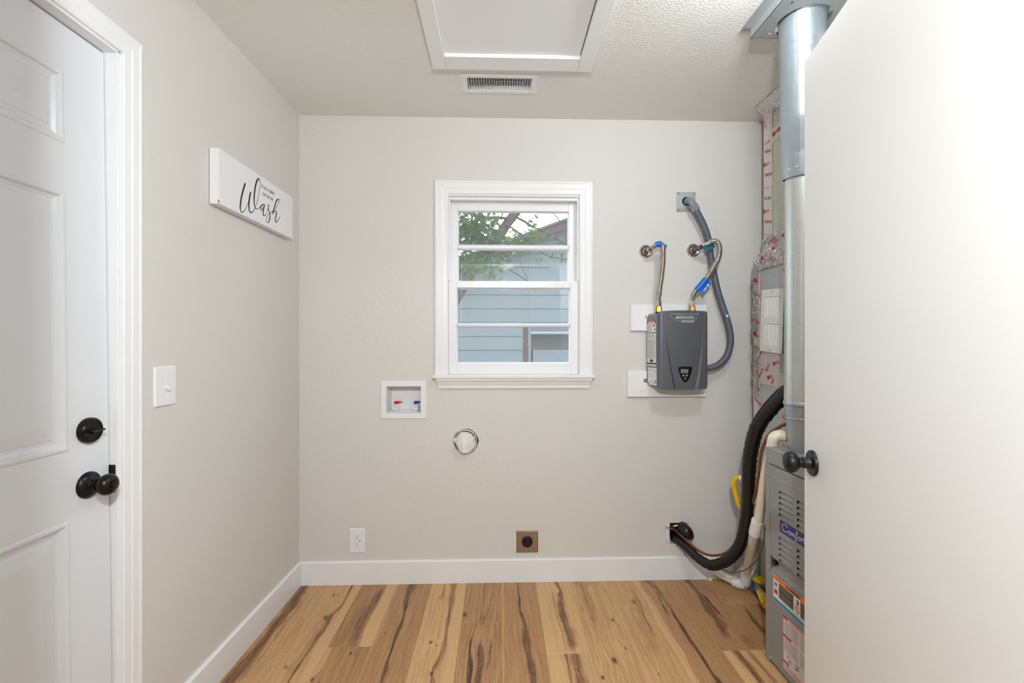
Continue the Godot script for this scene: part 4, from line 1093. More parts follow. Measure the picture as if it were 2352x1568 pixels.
	b = mb(BW); b.ribbon(spline([Vector3(1.0310, 1.304, 0.0006), Vector3(1.0275, 1.24, 0.003), Vector3(1.019, 1.16, 0.008), Vector3(1.007, 1.085, 0.0145), Vector3(0.9935, 1.0232, 0.019)], 0.012), 0.0, 0.0008, dz); part("accent_strip", b, M.accent_light, h)
	# badge
	var shape := func(g: float) -> PackedVector2Array:
		var pl := PackedVector2Array()
		pl.append(Vector2(0.8640 + g, 1.4022 - g)); 
		for i in 11:
			var a := PI * (1.0 + i / 10.0)
			pl.append(Vector2(0.9362 + cos(a) * (0.0722 - g), 1.3965 + sin(a) * (0.0368 - g)))
		pl.append(Vector2(1.0084 - g, 1.4022 - g))
		return pl
	b = mb(BW); b.prism(shape.call(0.0), 0.130, 0.1385, 0.0006); var bd := part("badge", b, M.silver, h, "grey badge with maker's lettering")
	b = mb(BW); b.prism(shape.call(0.0022), 0.138, 0.1389); part("badge_field", b, M.heater, bd)
	b = mb(BW); b.prism(circle(0.9025, 1.3835, 0.0128, 32), 0.1385, 0.1392); part("badge_disc", b, M.green, bd)
	b = mb(BW); letters(b, "AO", 0.8895, 1.3755, 0.0290, 0.0155, 0.1390, 0.0006, "Droid Sans", 700); letters(b, "Smith", 0.9215, 1.3755, 0.0610, 0.0165, 0.1388, 0.0006); b.box(Vector3(0.9028, 1.3968, 0.1386), Vector3(0.9055, 1.4020, 0.1392)); part("badge_lettering", b, M.silver_light, bd)
	b = mb(BW); b.prism(rrect(0.9185, 1.3565, 0.9845, 1.3690, 0.0058, 5), 0.1385, 0.1396, 0.0004); part("badge_strip", b, M.silver, bd)
	b = mb(BW); letters(b, "SIGNATURE", 0.9230, 1.3596, 0.0570, 0.0062, 0.1394, 0.0005); part("strip_lettering", b, M.accent_dark, bd)
	# control panel
	var cp := PackedVector2Array([Vector2(0.9035, 1.1335), Vector2(0.9205, 1.1358), Vector2(0.9385, 1.1366), Vector2(0.9565, 1.1358), Vector2(0.9735, 1.1335), Vector2(0.9725, 1.1180), Vector2(0.9670, 1.0980), Vector2(0.9585, 1.0765), Vector2(0.9480, 1.0610), Vector2(0.9385, 1.0572), Vector2(0.9290, 1.0610), Vector2(0.9185, 1.0765), Vector2(0.9100, 1.0980), Vector2(0.9045, 1.1180)])
	b = mb(BW); b.prism(cp, 0.132, 0.1395, 0.0012); var cpn := part("control_panel", b, M.gloss_black, h, "glossy black shield-shaped control panel")
	b = mb(BW); b.box(Vector3(0.9150, 1.1022, 0.139), Vector3(0.9535, 1.1238, 0.1398)); part("display", b, M.lcd, cpn)
	b = mb(BW)
	for i in 3:   # 8.8.8. of unlit segments
		var x := 0.9170 + i * 0.0124
		for s in [[0, 0.0085, 0.0065, 0.0010], [0, 0.0005, 0.0065, 0.0010], [0, 0.0165, 0.0065, 0.0010]]: b.box(Vector3(x + 0.001, 1.1042 + s[1], 0.1397), Vector3(x + 0.001 + s[2], 1.1042 + s[1] + s[3] + 0.0005, 0.1401))
		for s in [[0.0, 0.0015], [0.0, 0.0098], [0.0070, 0.0015], [0.0070, 0.0098]]: b.box(Vector3(x + s[0] + 0.0002, 1.1042 + s[1], 0.1397), Vector3(x + s[0] + 0.0018, 1.1042 + s[1] + 0.0062, 0.1401))
	part("display_digits", b, M.digit, cpn)
	for q in [[0.9290, 1.0915, 1], [0.9458, 1.0915, -1], [0.9372, 1.0762, 0]]:
		b = mb(BW * Transform3D(Basis(), Vector3(q[0], q[1], 0.1392)))
		if q[2] != 0:
			b.lathe([Vector2(0.0052, 0), Vector2(0.0052, 0.0006), Vector2(0, 0.0006)], 20)
			part("button", b, M.silver, cpn)
			b = mb(BW * Transform3D(Basis(), Vector3(q[0], q[1], 0.1397))); b.prism(PackedVector2Array([Vector2(-0.0028, -0.0016 * q[2]), Vector2(0.0028, -0.0016 * q[2]), Vector2(0, 0.0028 * q[2])]), 0.0, 0.0004)
			part("button_mark", b, M.gloss_black, cpn)
		else:
			b.lathe([Vector2(0.0058, 0), Vector2(0.0058, 0.0006), Vector2(0.0046, 0.0006), Vector2(0.0046, 0.0)], 24); b.box(Vector3(-0.0022, -0.0006, 0), Vector3(0.0022, 0.0006, 0.0006))
			part("button", b, M.silver, cpn)
	b = mb(BW); b.box(Vector3(0.9555, 1.1190, 0.139), Vector3(0.9580, 1.1215, 0.1397)); part("indicator", b, M.silver, cpn)
	# stickers on the left flank: surface from (x .7845, z .03) to (.8035, .1035)
	var side := func(u: float, y: float) -> Vector3: return Vector3(lerpf(0.7825, 0.8045, u) - 0.0006, y, lerpf(0.0185, 0.108, u))
	for L in [[0.06, 0.93, 1.3095, 1.3665, "danger"], [0.06, 0.93, 1.1345, 1.3070, "text"], [0.12, 0.99, 1.0375, 1.1265, "rating"]]:
		var kind: String = L[4]
		var hh := int(240 * (L[3] - L[2]) / 0.08)
		var m := label_mat(240, hh, Color(0.86, 0.86, 0.84), func(im: Image) -> void:
			var g := Color(0.45, 0.45, 0.45)
			if kind == "danger":
				im.fill_rect(Rect2i(0, 0, 240, 34), Color(0.78, 0.16, 0.17)); fine_print(im, 8, 46, 130, hh - 10, 8, g)
				im.fill_rect(Rect2i(155, 60, 12, 26), Color(0.1, 0.1, 0.1)); im.fill_rect(Rect2i(180, 42, 24, 40), Color(0.1, 0.1, 0.1)); im.fill_rect(Rect2i(196, 120, 40, 16), Color(0.35, 0.2, 0.3))
			elif kind == "text":
				im.fill_rect(Rect2i(0, 0, 240, 5), Color(0.1, 0.1, 0.1)); fine_print(im, 10, 20, 130, 90, 9, g); im.fill_rect(Rect2i(150, 26, 30, 58), Color(0.2, 0.2, 0.2)); im.fill_rect(Rect2i(158, 36, 14, 38), Color(0.86, 0.86, 0.84))
				fine_print(im, 10, 105, 228, 395, 8, g); im.fill_rect(Rect2i(80, 412, 84, 40), Color(0.12, 0.12, 0.12)); im.fill_rect(Rect2i(0, 464, 240, 22), Color(0.1, 0.1, 0.1)); fine_print(im, 10, 496, 228, hh - 4, 9, g)
			else:
				fine_print(im, 20, 14, 60, 70, 10, g); fine_print(im, 80, 18, 170, 50, 8, g); fine_print(im, 200, 20, 230, 90, 10, g)
				for i in 10: fine_print(im, 15 + 42 * (i % 5), 100 + 30 * (i / 5), 38 + 42 * (i % 5), 116 + 30 * (i / 5), 8, g, 0.0)
				fine_print(im, 90, 190, 160, 225, 7, g); im.fill_rect(Rect2i(200, 185, 26, 50), Color(0.25, 0.25, 0.25)); im.fill_rect(Rect2i(16, hh - 34, 44, 18), Color(0.25, 0.25, 0.25)); im.fill_rect(Rect2i(140, hh - 26, 34, 14), Color(0.3, 0.3, 0.3)))
		b = mb(BW)
		b.quad(side.call(L[0], L[3]), side.call(L[1], L[3]), side.call(L[1], L[2]), side.call(L[0], L[2]), Vector3(-1, 0, 0.2), [Vector2(0, 0), Vector2(1, 0), Vector2(1, 1), Vector2(0, 1)])
		part("sticker", b, m, h)
		if kind == "danger":
			var p0: Vector3 = side.call(0.2, 1.3572); var p1: Vector3 = side.call(0.8, 1.3572)
			var Q := BW * Transform3D(Basis((p1 - p0).normalized(), Vector3.UP, (p1 - p0).normalized().cross(Vector3.UP)), p0)
			b = mb(Q); letters(b, "DANGER", 0.0, 0.0, p0.distance_to(p1), 0.0070, -0.0001, 0.0005, "Droid Sans", 700); part("sticker_lettering", b, M.signwhite, h)
	for y in [1.393, 1.057]:   # fixing lugs
		b = mb(BW); b.prism(rrect(0.7665, y - 0.009, 0.795, y + 0.009, 0.0085, 5), 0.0186, 0.023, 0.001); part("lug", b, M.signwhite if y > 1.2 else M.lugblue, h)
		screw(h, BW * Transform3D(Basis(), Vector3(0.777, y, 0.0228)), 0.0042, M.brass if y > 1.2 else M.galv)
	for x in [0.8285, 1.0037]:   # brass water connections
		b = mb(BW); b.T = BW; b.tube([Vector3(x, 1.4065, 0.07), Vector3(x, 1.415, 0.07)], 0.018, 20); part("connection_washer", b, M.black, h)
		b = mb(); hexnut(b, BW * Vector3(x, 1.414, 0.07), BW * Vector3(x, 1.4415, 0.07), 0.0158); b.tube([BW * Vector3(x, 1.44, 0.07), BW * Vector3(x, 1.447, 0.07)], 0.0128, 20); part("brass_fitting", b, M.brass, h)
	b = mb(BW); b.tube([Vector3(1.052, 1.121, 0.06), Vector3(1.078, 1.121, 0.06)], 0.0205, 20); part("cable_bushing", b, M.pvcgrey, h)

func build_hoses() -> void:
	for e in [["", Vector3(0.783, 1.741, ZB), Vector3(0.7785, 1.7355, -2.345), Vector3(0.7885, 1.7395, -2.316), "chrome wall flange with short copper stub left of the other flange"], ["", Vector3(1.0385, 1.7475, ZB), Vector3(1.030, 1.740, -2.345), Vector3(1.045, 1.750, -2.305), "chrome wall flange with copper stub in front of the grey conduit"]]:
		var first: bool = e[1].x < 0.9
		var t := thing("pipe_flange", e[4], "pipe flange", e[1], "water pipe flanges above the heater")
		var b := mb(BW * Transform3D(Basis(), Vector3(e[1].x, e[1].y, 0)))
		b.lathe([Vector2(0.0355, 0), Vector2(0.0355, 0.003), Vector2(0.033, 0.0065), Vector2(0.028, 0.0095), Vector2(0.0255, 0.009), Vector2(0.0225, 0.006), Vector2(0.019, 0.0055), Vector2(0.0145, 0.009), Vector2(0.0135, 0.010), Vector2(0.0125, 0.010)], 40); part("flange", b, M.chrome, t)
		b = mb(); b.tube(spline([e[1] + Vector3(0, 0, -0.03), e[1] + Vector3(0, 0, 0.02), e[2], e[3]], 0.006), 0.0105 if not first else 0.0095, 16); part("pipe_stub", b, M.copper, t)
		b = mb(); hexnut(b, e[2].lerp(e[3], 0.15), e[2].lerp(e[3], 0.55), 0.0125); part("coupling", b, M.copper if not first else M.galv, t)
		if not first:
			b = mb(); b.tube([e[2].lerp(e[3], 0.62), e[2].lerp(e[3], 0.85)], 0.0118, 16); part("band", b, M.bluetag, t, "small blue band on the copper")
	# left hose
	var t := thing("water_hose", "corrugated steel water hose, blue sleeve, straight down to heater's left fitting", "water hose", Vector3(0.828, 1.447, -2.327), "corrugated water heater hoses")
	var pl := [Vector3(0.812, 1.757, -2.299), Vector3(0.824, 1.7595, -2.297), Vector3(0.8355, 1.751, -2.297), Vector3(0.840, 1.732, -2.297), Vector3(0.840, 1.671, -2.297), Vector3(0.835, 1.605, -2.302), Vector3(0.829, 1.540, -2.312), Vector3(0.8275, 1.497, -2.320)]
	var c := corrugated(pl, 0.0128, 0.0072, 0.0013)
	var b := mb(); b.tube(c[0], c[1], 16); part("corrugated_tube", b, M.hose, t)
	b = mb(); hexnut(b, Vector3(0.7875, 1.739, -2.317), Vector3(0.7985, 1.748, -2.307), 0.0135); part("nut", b, M.chrome, t)
	b = mb(); b.tube(spline([Vector3(0.7985, 1.748, -2.307), Vector3(0.806, 1.7545, -2.302), Vector3(0.814, 1.758, -2.299)], 0.003), 0.0105, 16); part("collar", b, M.hose, t)
	b = mb(); b.tube([Vector3(0.8275, 1.500, -2.320), Vector3(0.828, 1.470, -2.3265)], 0.0108, 16); part("collar", b, M.chrome, t)
	b = mb(); hexnut(b, Vector3(0.828, 1.4725, -2.327), Vector3(0.828, 1.4465, -2.327), 0.0152); part("nut", b, M.chrome, t)
	b = mb(); b.tube(spline([Vector3(0.805, 1.7535, -2.3025), Vector3(0.815, 1.7585, -2.299), Vector3(0.829, 1.7575, -2.297)], 0.003), 0.0152, 16); part("sleeve", b, M.bluetag, t, "blue plastic sleeve")
	b = mb(); b.T = Transform3D(Basis(Vector3(0, 0, 1), -0.35), Vector3(0.845, 1.7555, -2.315)); b.box(Vector3(-0.02, -0.010, -0.0005), Vector3(0.022, 0.010, 0.0005)); part("sleeve_tail", b, M.bluetag, t)
	# right hose
	t = thing("water_hose", "corrugated steel water hose looping over conduit, with blue hanging tag", "water hose", Vector3(1.003, 1.447, -2.327), "corrugated water heater hoses")
	pl = [Vector3(1.076, 1.766, -2.290), Vector3(1.088, 1.772, -2.287), Vector3(1.103, 1.772, -2.283), Vector3(1.118, 1.760, -2.282), Vector3(1.1255, 1.732, -2.282), Vector3(1.119, 1.687, -2.282), Vector3(1.094, 1.637, -2.287), Vector3(1.061, 1.582, -2.292), Vector3(1.029, 1.539, -2.302), Vector3(1.0075, 1.512, -2.312), Vector3(1.0025, 1.492, -2.318)]
	c = corrugated(pl, 0.0128, 0.0072, 0.0013)
	b = mb(); b.tube(c[0], c[1], 16); part("corrugated_tube", b, M.hose, t)
	b = mb(); hexnut(b, Vector3(1.0462, 1.7507, -2.3042), Vector3(1.062, 1.759, -2.296), 0.0145); part("nut", b, M.chrome, t)
	b = mb(); b.tube([Vector3(1.061, 1.7585, -2.2965), Vector3(1.079, 1.7675, -2.289)], 0.0108, 16); part("collar", b, M.chrome, t)
	b = mb(); b.tube([Vector3(1.0025, 1.494, -2.318), Vector3(1.003, 1.470, -2.3255)], 0.0108, 16); part("collar", b, M.chrome, t)
	b = mb(); hexnut(b, Vector3(1.0035, 1.4725, -2.327), Vector3(1.0035, 1.4465, -2.327), 0.0152); part("nut", b, M.chrome, t)
	b = mb(); b.tube(spline([Vector3(1.060, 1.580, -2.2922), Vector3(1.045, 1.560, -2.297), Vector3(1.017, 1.5245, -2.3065)], 0.004), 0.0158, 18); part("sleeve", b, M.bluetag, t, "blue plastic sleeve")
	var TG := Transform3D(Basis(Vector3(0, 0, 1), 0.87), Vector3(1.058, 1.5415, -2.290))
	b = mb(TG); b.box(Vector3(-0.031, -0.013, -0.0006), Vector3(0.031, 0.0165, 0.0006)); var tg := part("tag", b, M.bluetag, t, "flat blue tag with white print")
	b = mb(TG); b.box(Vector3(-0.025, -0.0085, 0.0004), Vector3(0.012, -0.0072, 0.0009)); b.box(Vector3(-0.025, -0.005, 0.0004), Vector3(0.0, -0.002, 0.0009)); b.box(Vector3(0.008, -0.006, 0.0004), Vector3(0.02, 0.001, 0.0009)); part("tag_print", b, M.signwhite, tg)
	b = mb(); b.T = Transform3D(Basis(Vector3(0, 0, 1), 0.5), Vector3(1.085, 1.745, -2.305)); b.box(Vector3(-0.028, -0.012, -0.0005), Vector3(0.028, 0.008, 0.0005)); part("tag", b, M.tealtag, t, "teal tag behind the loop")

func build_conduit() -> void:
	var t := thing("junction_box", "square galvanised electrical cover plate with grey elbow fitting", "electrical box", Vector3(0.9985, 2.005, ZB))
	var T := BW * Transform3D(Basis(), Vector3(0.9985, 2.0050, 0))
	var b := mb(T); b.prism(rrect(-0.0517, -0.0525, 0.0517, 0.0525, 0.004, 3), 0.0, 0.0048, 0.002); part("cover", b, M.galv, t)
	b = mb(T); b.rings(-0.042, -0.042, 0.042, 0.042, [[0.0, 0.0045], [0.003, 0.0072], [0.012, 0.0072]]); part("raised_field", b, M.galv, t)
	for s in [[-1, -1, 0.0045], [1, 1, 0.0045], [-1, 1, 0.0045], [1, -1, 0.0045]]: screw(t, T * Transform3D(Basis(Vector3(0, 0, 1), s[0] * 0.6), Vector3(s[0] * 0.0435, s[1] * 0.044, s[2])), 0.0052, M.brass)
	for p in [Vector3(-0.026, 0.004, 0.007), Vector3(0.035, 0.006, 0.007)]: screw(t, T * Transform3D(Basis(), p), 0.0036, M.galv, "rivet")
	b = mb(T * Transform3D(Basis(), Vector3(0.001, 0.002, 0.0))); b.lathe([Vector2(0.0235, 0.007), Vector2(0.0235, 0.0074), Vector2(0, 0.0074)], 32); part("knockout", b, M.dark, t)
	b = mb(); b.tube(spline([Vector3(1.0005, 2.005, ZB + 0.006), Vector3(1.0005, 2.004, ZB + 0.034), Vector3(1.004, 1.992, ZB + 0.052), Vector3(1.016, 1.968, ZB + 0.058), Vector3(1.0215, 1.958, ZB + 0.0585)], 0.005), 0.0165, 20); var el := part("elbow", b, M.pvcgrey, t, "grey plastic elbow")
	b = mb(); hexnut(b, Vector3(1.014, 1.972, ZB + 0.0575), Vector3(1.030, 1.942, ZB + 0.0595), 0.0232); part("elbow_nut", b, M.pvcgrey, el)
	t = thing("flexible_conduit", "dark grey flexible electrical conduit curving from wall plate to heater", "conduit", Vector3(1.15, 1.5, -2.34))
	var pl := [Vector3(1.022, 1.956, -2.339), Vector3(1.036, 1.928, -2.337), Vector3(1.068, 1.867, -2.337), Vector3(1.095, 1.794, -2.342), Vector3(1.111, 1.704, -2.347), Vector3(1.130, 1.613, -2.352), Vector3(1.151, 1.522, -2.352), Vector3(1.178, 1.431, -2.347), Vector3(1.204, 1.339, -2.342), Vector3(1.210, 1.260, -2.337), Vector3(1.192, 1.192, -2.337), Vector3(1.153, 1.146, -2.337), Vector3(1.108, 1.126, -2.337), Vector3(1.0795, 1.121, -2.337)]
	var c := corrugated(pl, 0.0168, 0.0048, 0.00028)
	b = mb(); b.tube(c[0], c[1], 18); part("sheath", b, M.conduit, t)
	b = mb(); b.tube([Vector3(1.1865, 1.401, -2.330), Vector3(1.1905, 1.389, -2.3295)], 0.006, 10); part("paint_fleck", b, M.signwhite, t)

# ------------------------------------------------------------------ furnace corner
func FX(X: float) -> Transform3D:   # frame of a face that looks towards -x: local x = world z, y up, z off the face
	return Transform3D(Basis(Vector3(0, 0, 1), Vector3(0, 1, 0), Vector3(-1, 0, 0)), Vector3(X, 0, 0))

func crinkle(b: MB, x0: float, y0: float, x1: float, y1: float, nx: int, ny: int, amp: float, zf = null) -> void:
	var P := []
	for j in ny + 1:
		var row := []
		for i in nx + 1:
			var jx := rng.randf_range(-0.35, 0.35) if i > 0 and i < nx else 0.0
			var jy := rng.randf_range(-0.35, 0.35) if j > 0 and j < ny else 0.0
			var x := x0 + (x1 - x0) * (i + jx) / nx
			var y := y0 + (y1 - y0) * (j + jy) / ny
			row.append(Vector3(x, y, rng.randf_range(0.0, amp) + (zf.call(y) if zf != null else 0.0)))
		P.append(row)
	for j in ny:
		for i in nx:
			b.flat(P[j][i], P[j][i + 1], P[j + 1][i + 1], Vector3(0, 0, 1)); b.flat(P[j][i], P[j + 1][i + 1], P[j + 1][i], Vector3(0, 0, 1))

func print_at(b: MB, T: Transform3D, what: String, x: float, y: float, rot: float, h: float, z: float) -> void:
	b.T = T * Transform3D(Basis(Vector3(0, 0, 1), rot), Vector3(x, y, z))
	if what == "disc":
		b.prism(circle(0.0, 0.0, h * 0.75, 18), 0.0, 0.0004)
		for i in 3: b.box(Vector3(h, h * (0.45 - 0.4 * i), 0), Vector3(h * (3.2 - 0.3 * i), h * (0.6 - 0.4 * i), 0.0004))
	elif what == "line":
		b.box(Vector3(0, 0, 0), Vector3(h * 4.5, h * 0.12, 0.0004))
	else:
		letters(b, what, 0.0, 0.0, h * 0.62 * what.length(), h, 0.0, 0.0004, "Droid Sans", 700)
	b.T = Transform3D()

func build_ducts() -> void:
	var t := thing("return_duct", "galvanised return air duct with red-printed foil tape in the corner", "duct", Vector3(1.5, 0, -2.09))
	var b := mb(); b.box(Vector3(1.33, 1.66, -2.235), Vector3(1.75, CH, -1.95), 0.002); part("upper_duct", b, M.galv_olive, t)
	b = mb(); b.box(Vector3(1.28, 0.30, -2.237), Vector3(1.75, 1.66, -1.93), 0.002); part("lower_duct", b, M.galv, t)
	b = mb(); b.box(Vector3(1.365, 0.0, -2.33), Vector3(1.9, 0.30, -1.80), 0.002); part("plinth", b, M.galv_olive, t)
	var U := FX(1.33); var L := FX(1.28)
	# tape strips, each with its print
	var strips := [
		[U, -2.240, 1.74, -2.168, 2.425, 0.0006], [U, -2.085, 1.74, -1.952, 2.40, 0.0006], [U, -2.24, 2.225, -1.952, 2.295, 0.0011],
		[L, -2.2395, 0.98, -2.181, 1.64, 0.0006], [L, -2.2395, 0.30, -2.190, 0.99, 0.0006], [L, -2.015, 0.42, -1.931, 1.64, 0.0006], [L, -2.2395, 1.055, -1.931, 1.235, 0.0011]]
	for s in strips:
		b = mb(s[0]); crinkle(b, s[1], s[2], s[3], s[4], maxi(2, int((s[3] - s[1]) / 0.02)), maxi(2, int((s[4] - s[2]) / 0.03)), 0.0012, func(_y: float) -> float: return s[5]); part("foil_tape", b, M.tape, t)
	b = mb(U)   # tape wrapped round the far edges
	b.box(Vector3(-2.2425, 1.70, -0.06), Vector3(-2.2365, 2.42, 0.0008)); b.T = L; b.box(Vector3(-2.2435, 0.30, -0.06), Vector3(-2.2385, 1.64, 0.0008)); part("foil_tape", b, M.tape, t)
	# crumpled foil at the step between the two widths, under the ceiling and beside the grille
	var step := func(y: float) -> float: return 0.05 * (1.0 - smoothstep(1.655, 1.735, y))
	b = mb(U); crinkle(b, -2.243, 1.61, -1.94, 1.775, 22, 12, 0.013, step); part("crumpled_foil", b, M.foil, t)
	b = mb(L); crinkle(b, -2.247, 1.28, -2.205, 1.66, 4, 18, 0.008); part("crumpled_foil", b, M.foil, t)
	b = mb(L); crinkle(b, -2.245, 0.98, -2.200, 1.24, 4, 12, 0.008); part("crumpled_foil", b, M.foil, t)
	b = mb(L); crinkle(b, -2.03, 1.12, -1.94, 1.24, 5, 6, 0.007); part("crumpled_foil", b, M.foil, t)
	b = mb(U); crinkle(b, -2.24, 2.375, -1.945, CH, 12, 3, 0.004, func(y: float) -> float: return 0.045 * smoothstep(2.385, CH, y)); part("crumpled_foil", b, M.foil, t)
	b = mb(); b.hexa([Vector3(1.283, 2.432, -2.235), Vector3(1.335, 2.432, -2.245), Vector3(1.335, 2.432, -1.95), Vector3(1.285, 2.432, -1.95), Vector3(1.283, CH, -2.235), Vector3(1.335, CH, -2.245), Vector3(1.335, CH, -1.95), Vector3(1.285, CH, -1.95)]); part("ceiling_flange", b, M.foil, t)
	# red print on the tape
	b = mb()
	var k := 0
	var words := ["181A-P", "disc", "181B-FX", "line", "UL 181", "disc", "181B-FX", "line"]
	var y := 2.20
	while y > 1.79:
		print_at(b, U, words[k % 8], -2.232, y, -0.24, 0.0135, 0.0024); y -= 0.058; k += 1
	for q in [["UL 181", -2.233, 2.36, -1.3], ["disc", -2.222, 2.40, -0.5], ["line", -2.17, 2.405, -0.9], ["line", -2.12, 2.41, -0.9]]: print_at(b, U, q[0], q[1], q[2], q[3], 0.012, 0.006)
	print_at(b, U, "disc", -2.155, 2.262, 0.1, 0.015, 0.0032); print_at(b, U, "Q405", -2.118, 2.256, 0.06, 0.019, 0.0032); print_at(b, U, "UL 181", -2.225, 2.238, 0.1, 0.010, 0.0032)
	y = 1.83
	while y > 1.70:
		print_at(b, U, "FX", -2.068, y, -0.3, 0.013, 0.0024); y -= 0.062
	y = 1.565; k = 1
	while y > 0.36:
		var z := 0.0085 if y > 1.28 else 0.0026
		print_at(b, L, words[k % 8], -2.234 + (0.008 if k % 2 else 0.0), y, -0.42, 0.0135, z); y -= 0.066; k += 1
	y = 1.58
	while y > 0.5:
		print_at(b, L, ["181B", "line", "FX", "181A"][k % 4], -2.008, y, -0.42, 0.0125, 0.0026); y -= 0.066; k += 1
	for q in [["disc", -2.11, 1.70, 0.3], ["disc", -2.155, 1.665, 0.2], ["181B", -2.16, 1.735, 0.5], ["181A", -2.09, 1.64, 1.1], ["FX", -2.19, 1.69, 1.0], ["181A", -2.075, 1.742, 0.4]]: print_at(b, U, q[0], q[1], q[2], q[3], 0.0135, 0.012 + step.call(q[2]))
	for q in [["181B-FX", -2.185, 1.085, 0.95], ["181A-P", -2.130, 1.115, 0.95], ["disc", -2.115, 1.092, 0.2], ["disc", -2.07, 1.16, 0.2], ["181A", -2.085, 1.06, 0.95], ["UL 181", -2.195, 1.175, 0.9]]: print_at(b, L, q[0], q[1], q[2], q[3], 0.0125, 0.0036)
	part("tape_print", b, M.redink, t, "red lettering and discs on the tape")
	# grille plate screwed on a little askew
	var G := FX(1.274) * Transform3D(Basis(Vector3(0, 0, 1), -0.055), Vector3(-2.083, 1.3585, 0))
	t = thing("vent_grille", "off-white stamped metal vent grille hung askew on the duct", "vent grille", Vector3(1.274, 1.3585, -2.083))
	b = mb(G); b.box(Vector3(-0.0865, -0.1475, 0.0), Vector3(0.0865, 0.1475, 0.0035), 0.0012); part("plate", b, M.cream, t)
	for r in [[0.014, 0.112], [-0.118, -0.014]]:
		for i in 8:
			var x := -0.058 + i * 0.0155
			b = mb(G)
			b.hexa([Vector3(x, r[0], 0.003), Vector3(x + 0.010, r[0], 0.003), Vector3(x + 0.010, r[1], 0.003), Vector3(x, r[1], 0.003), Vector3(x, r[0] + 0.004, 0.0035), Vector3(x + 0.008, r[0] + 0.004, 0.0054), Vector3(x + 0.008, r[1] - 0.004, 0.0054), Vector3(x, r[1] - 0.004, 0.0035)])
			part("slot_fin", b, M.cream, t)
			b = mb(G); b.box(Vector3(x + 0.0085, r[1] - 0.0035, 0.0034), Vector3(x + 0.0115, r[1] + 0.0015, 0.0042)); part("slot_opening", b, M.dark, t)
	for q in [0.136, -0.136]: screw(t, G * Transform3D(Basis(), Vector3(0.0, q, 0.0034)), 0.0055, M.galv)
	# supply plenum behind the flue
	t = thing("supply_plenum", "galvanised supply duct rising behind the round flue pipe", "duct", Vector3(1.5, 0.84, -1.55))
	b = mb(); b.box(Vector3(1.262, 0.842, -1.765), Vector3(1.75, CH, -1.345), 0.002); part("duct", b, M.galv_olive, t)
	b = mb(FX(1.262)); crinkle(b, -1.766, 2.33, -1.344, CH, 14, 4, 0.004, func(yy: float) -> float: return 0.055 * smoothstep(2.37, 2.43, yy)); part("crumpled_foil", b, M.foil, t)
	b = mb(); print_at(b, FX(1.262), "line", -1.66, 2.425, 1.1, 0.016, 0.062); print_at(b, FX(1.262), "disc", -1.53, 2.42, 1.1, 0.014, 0.062); part("tape_print", b, M.redink, t)

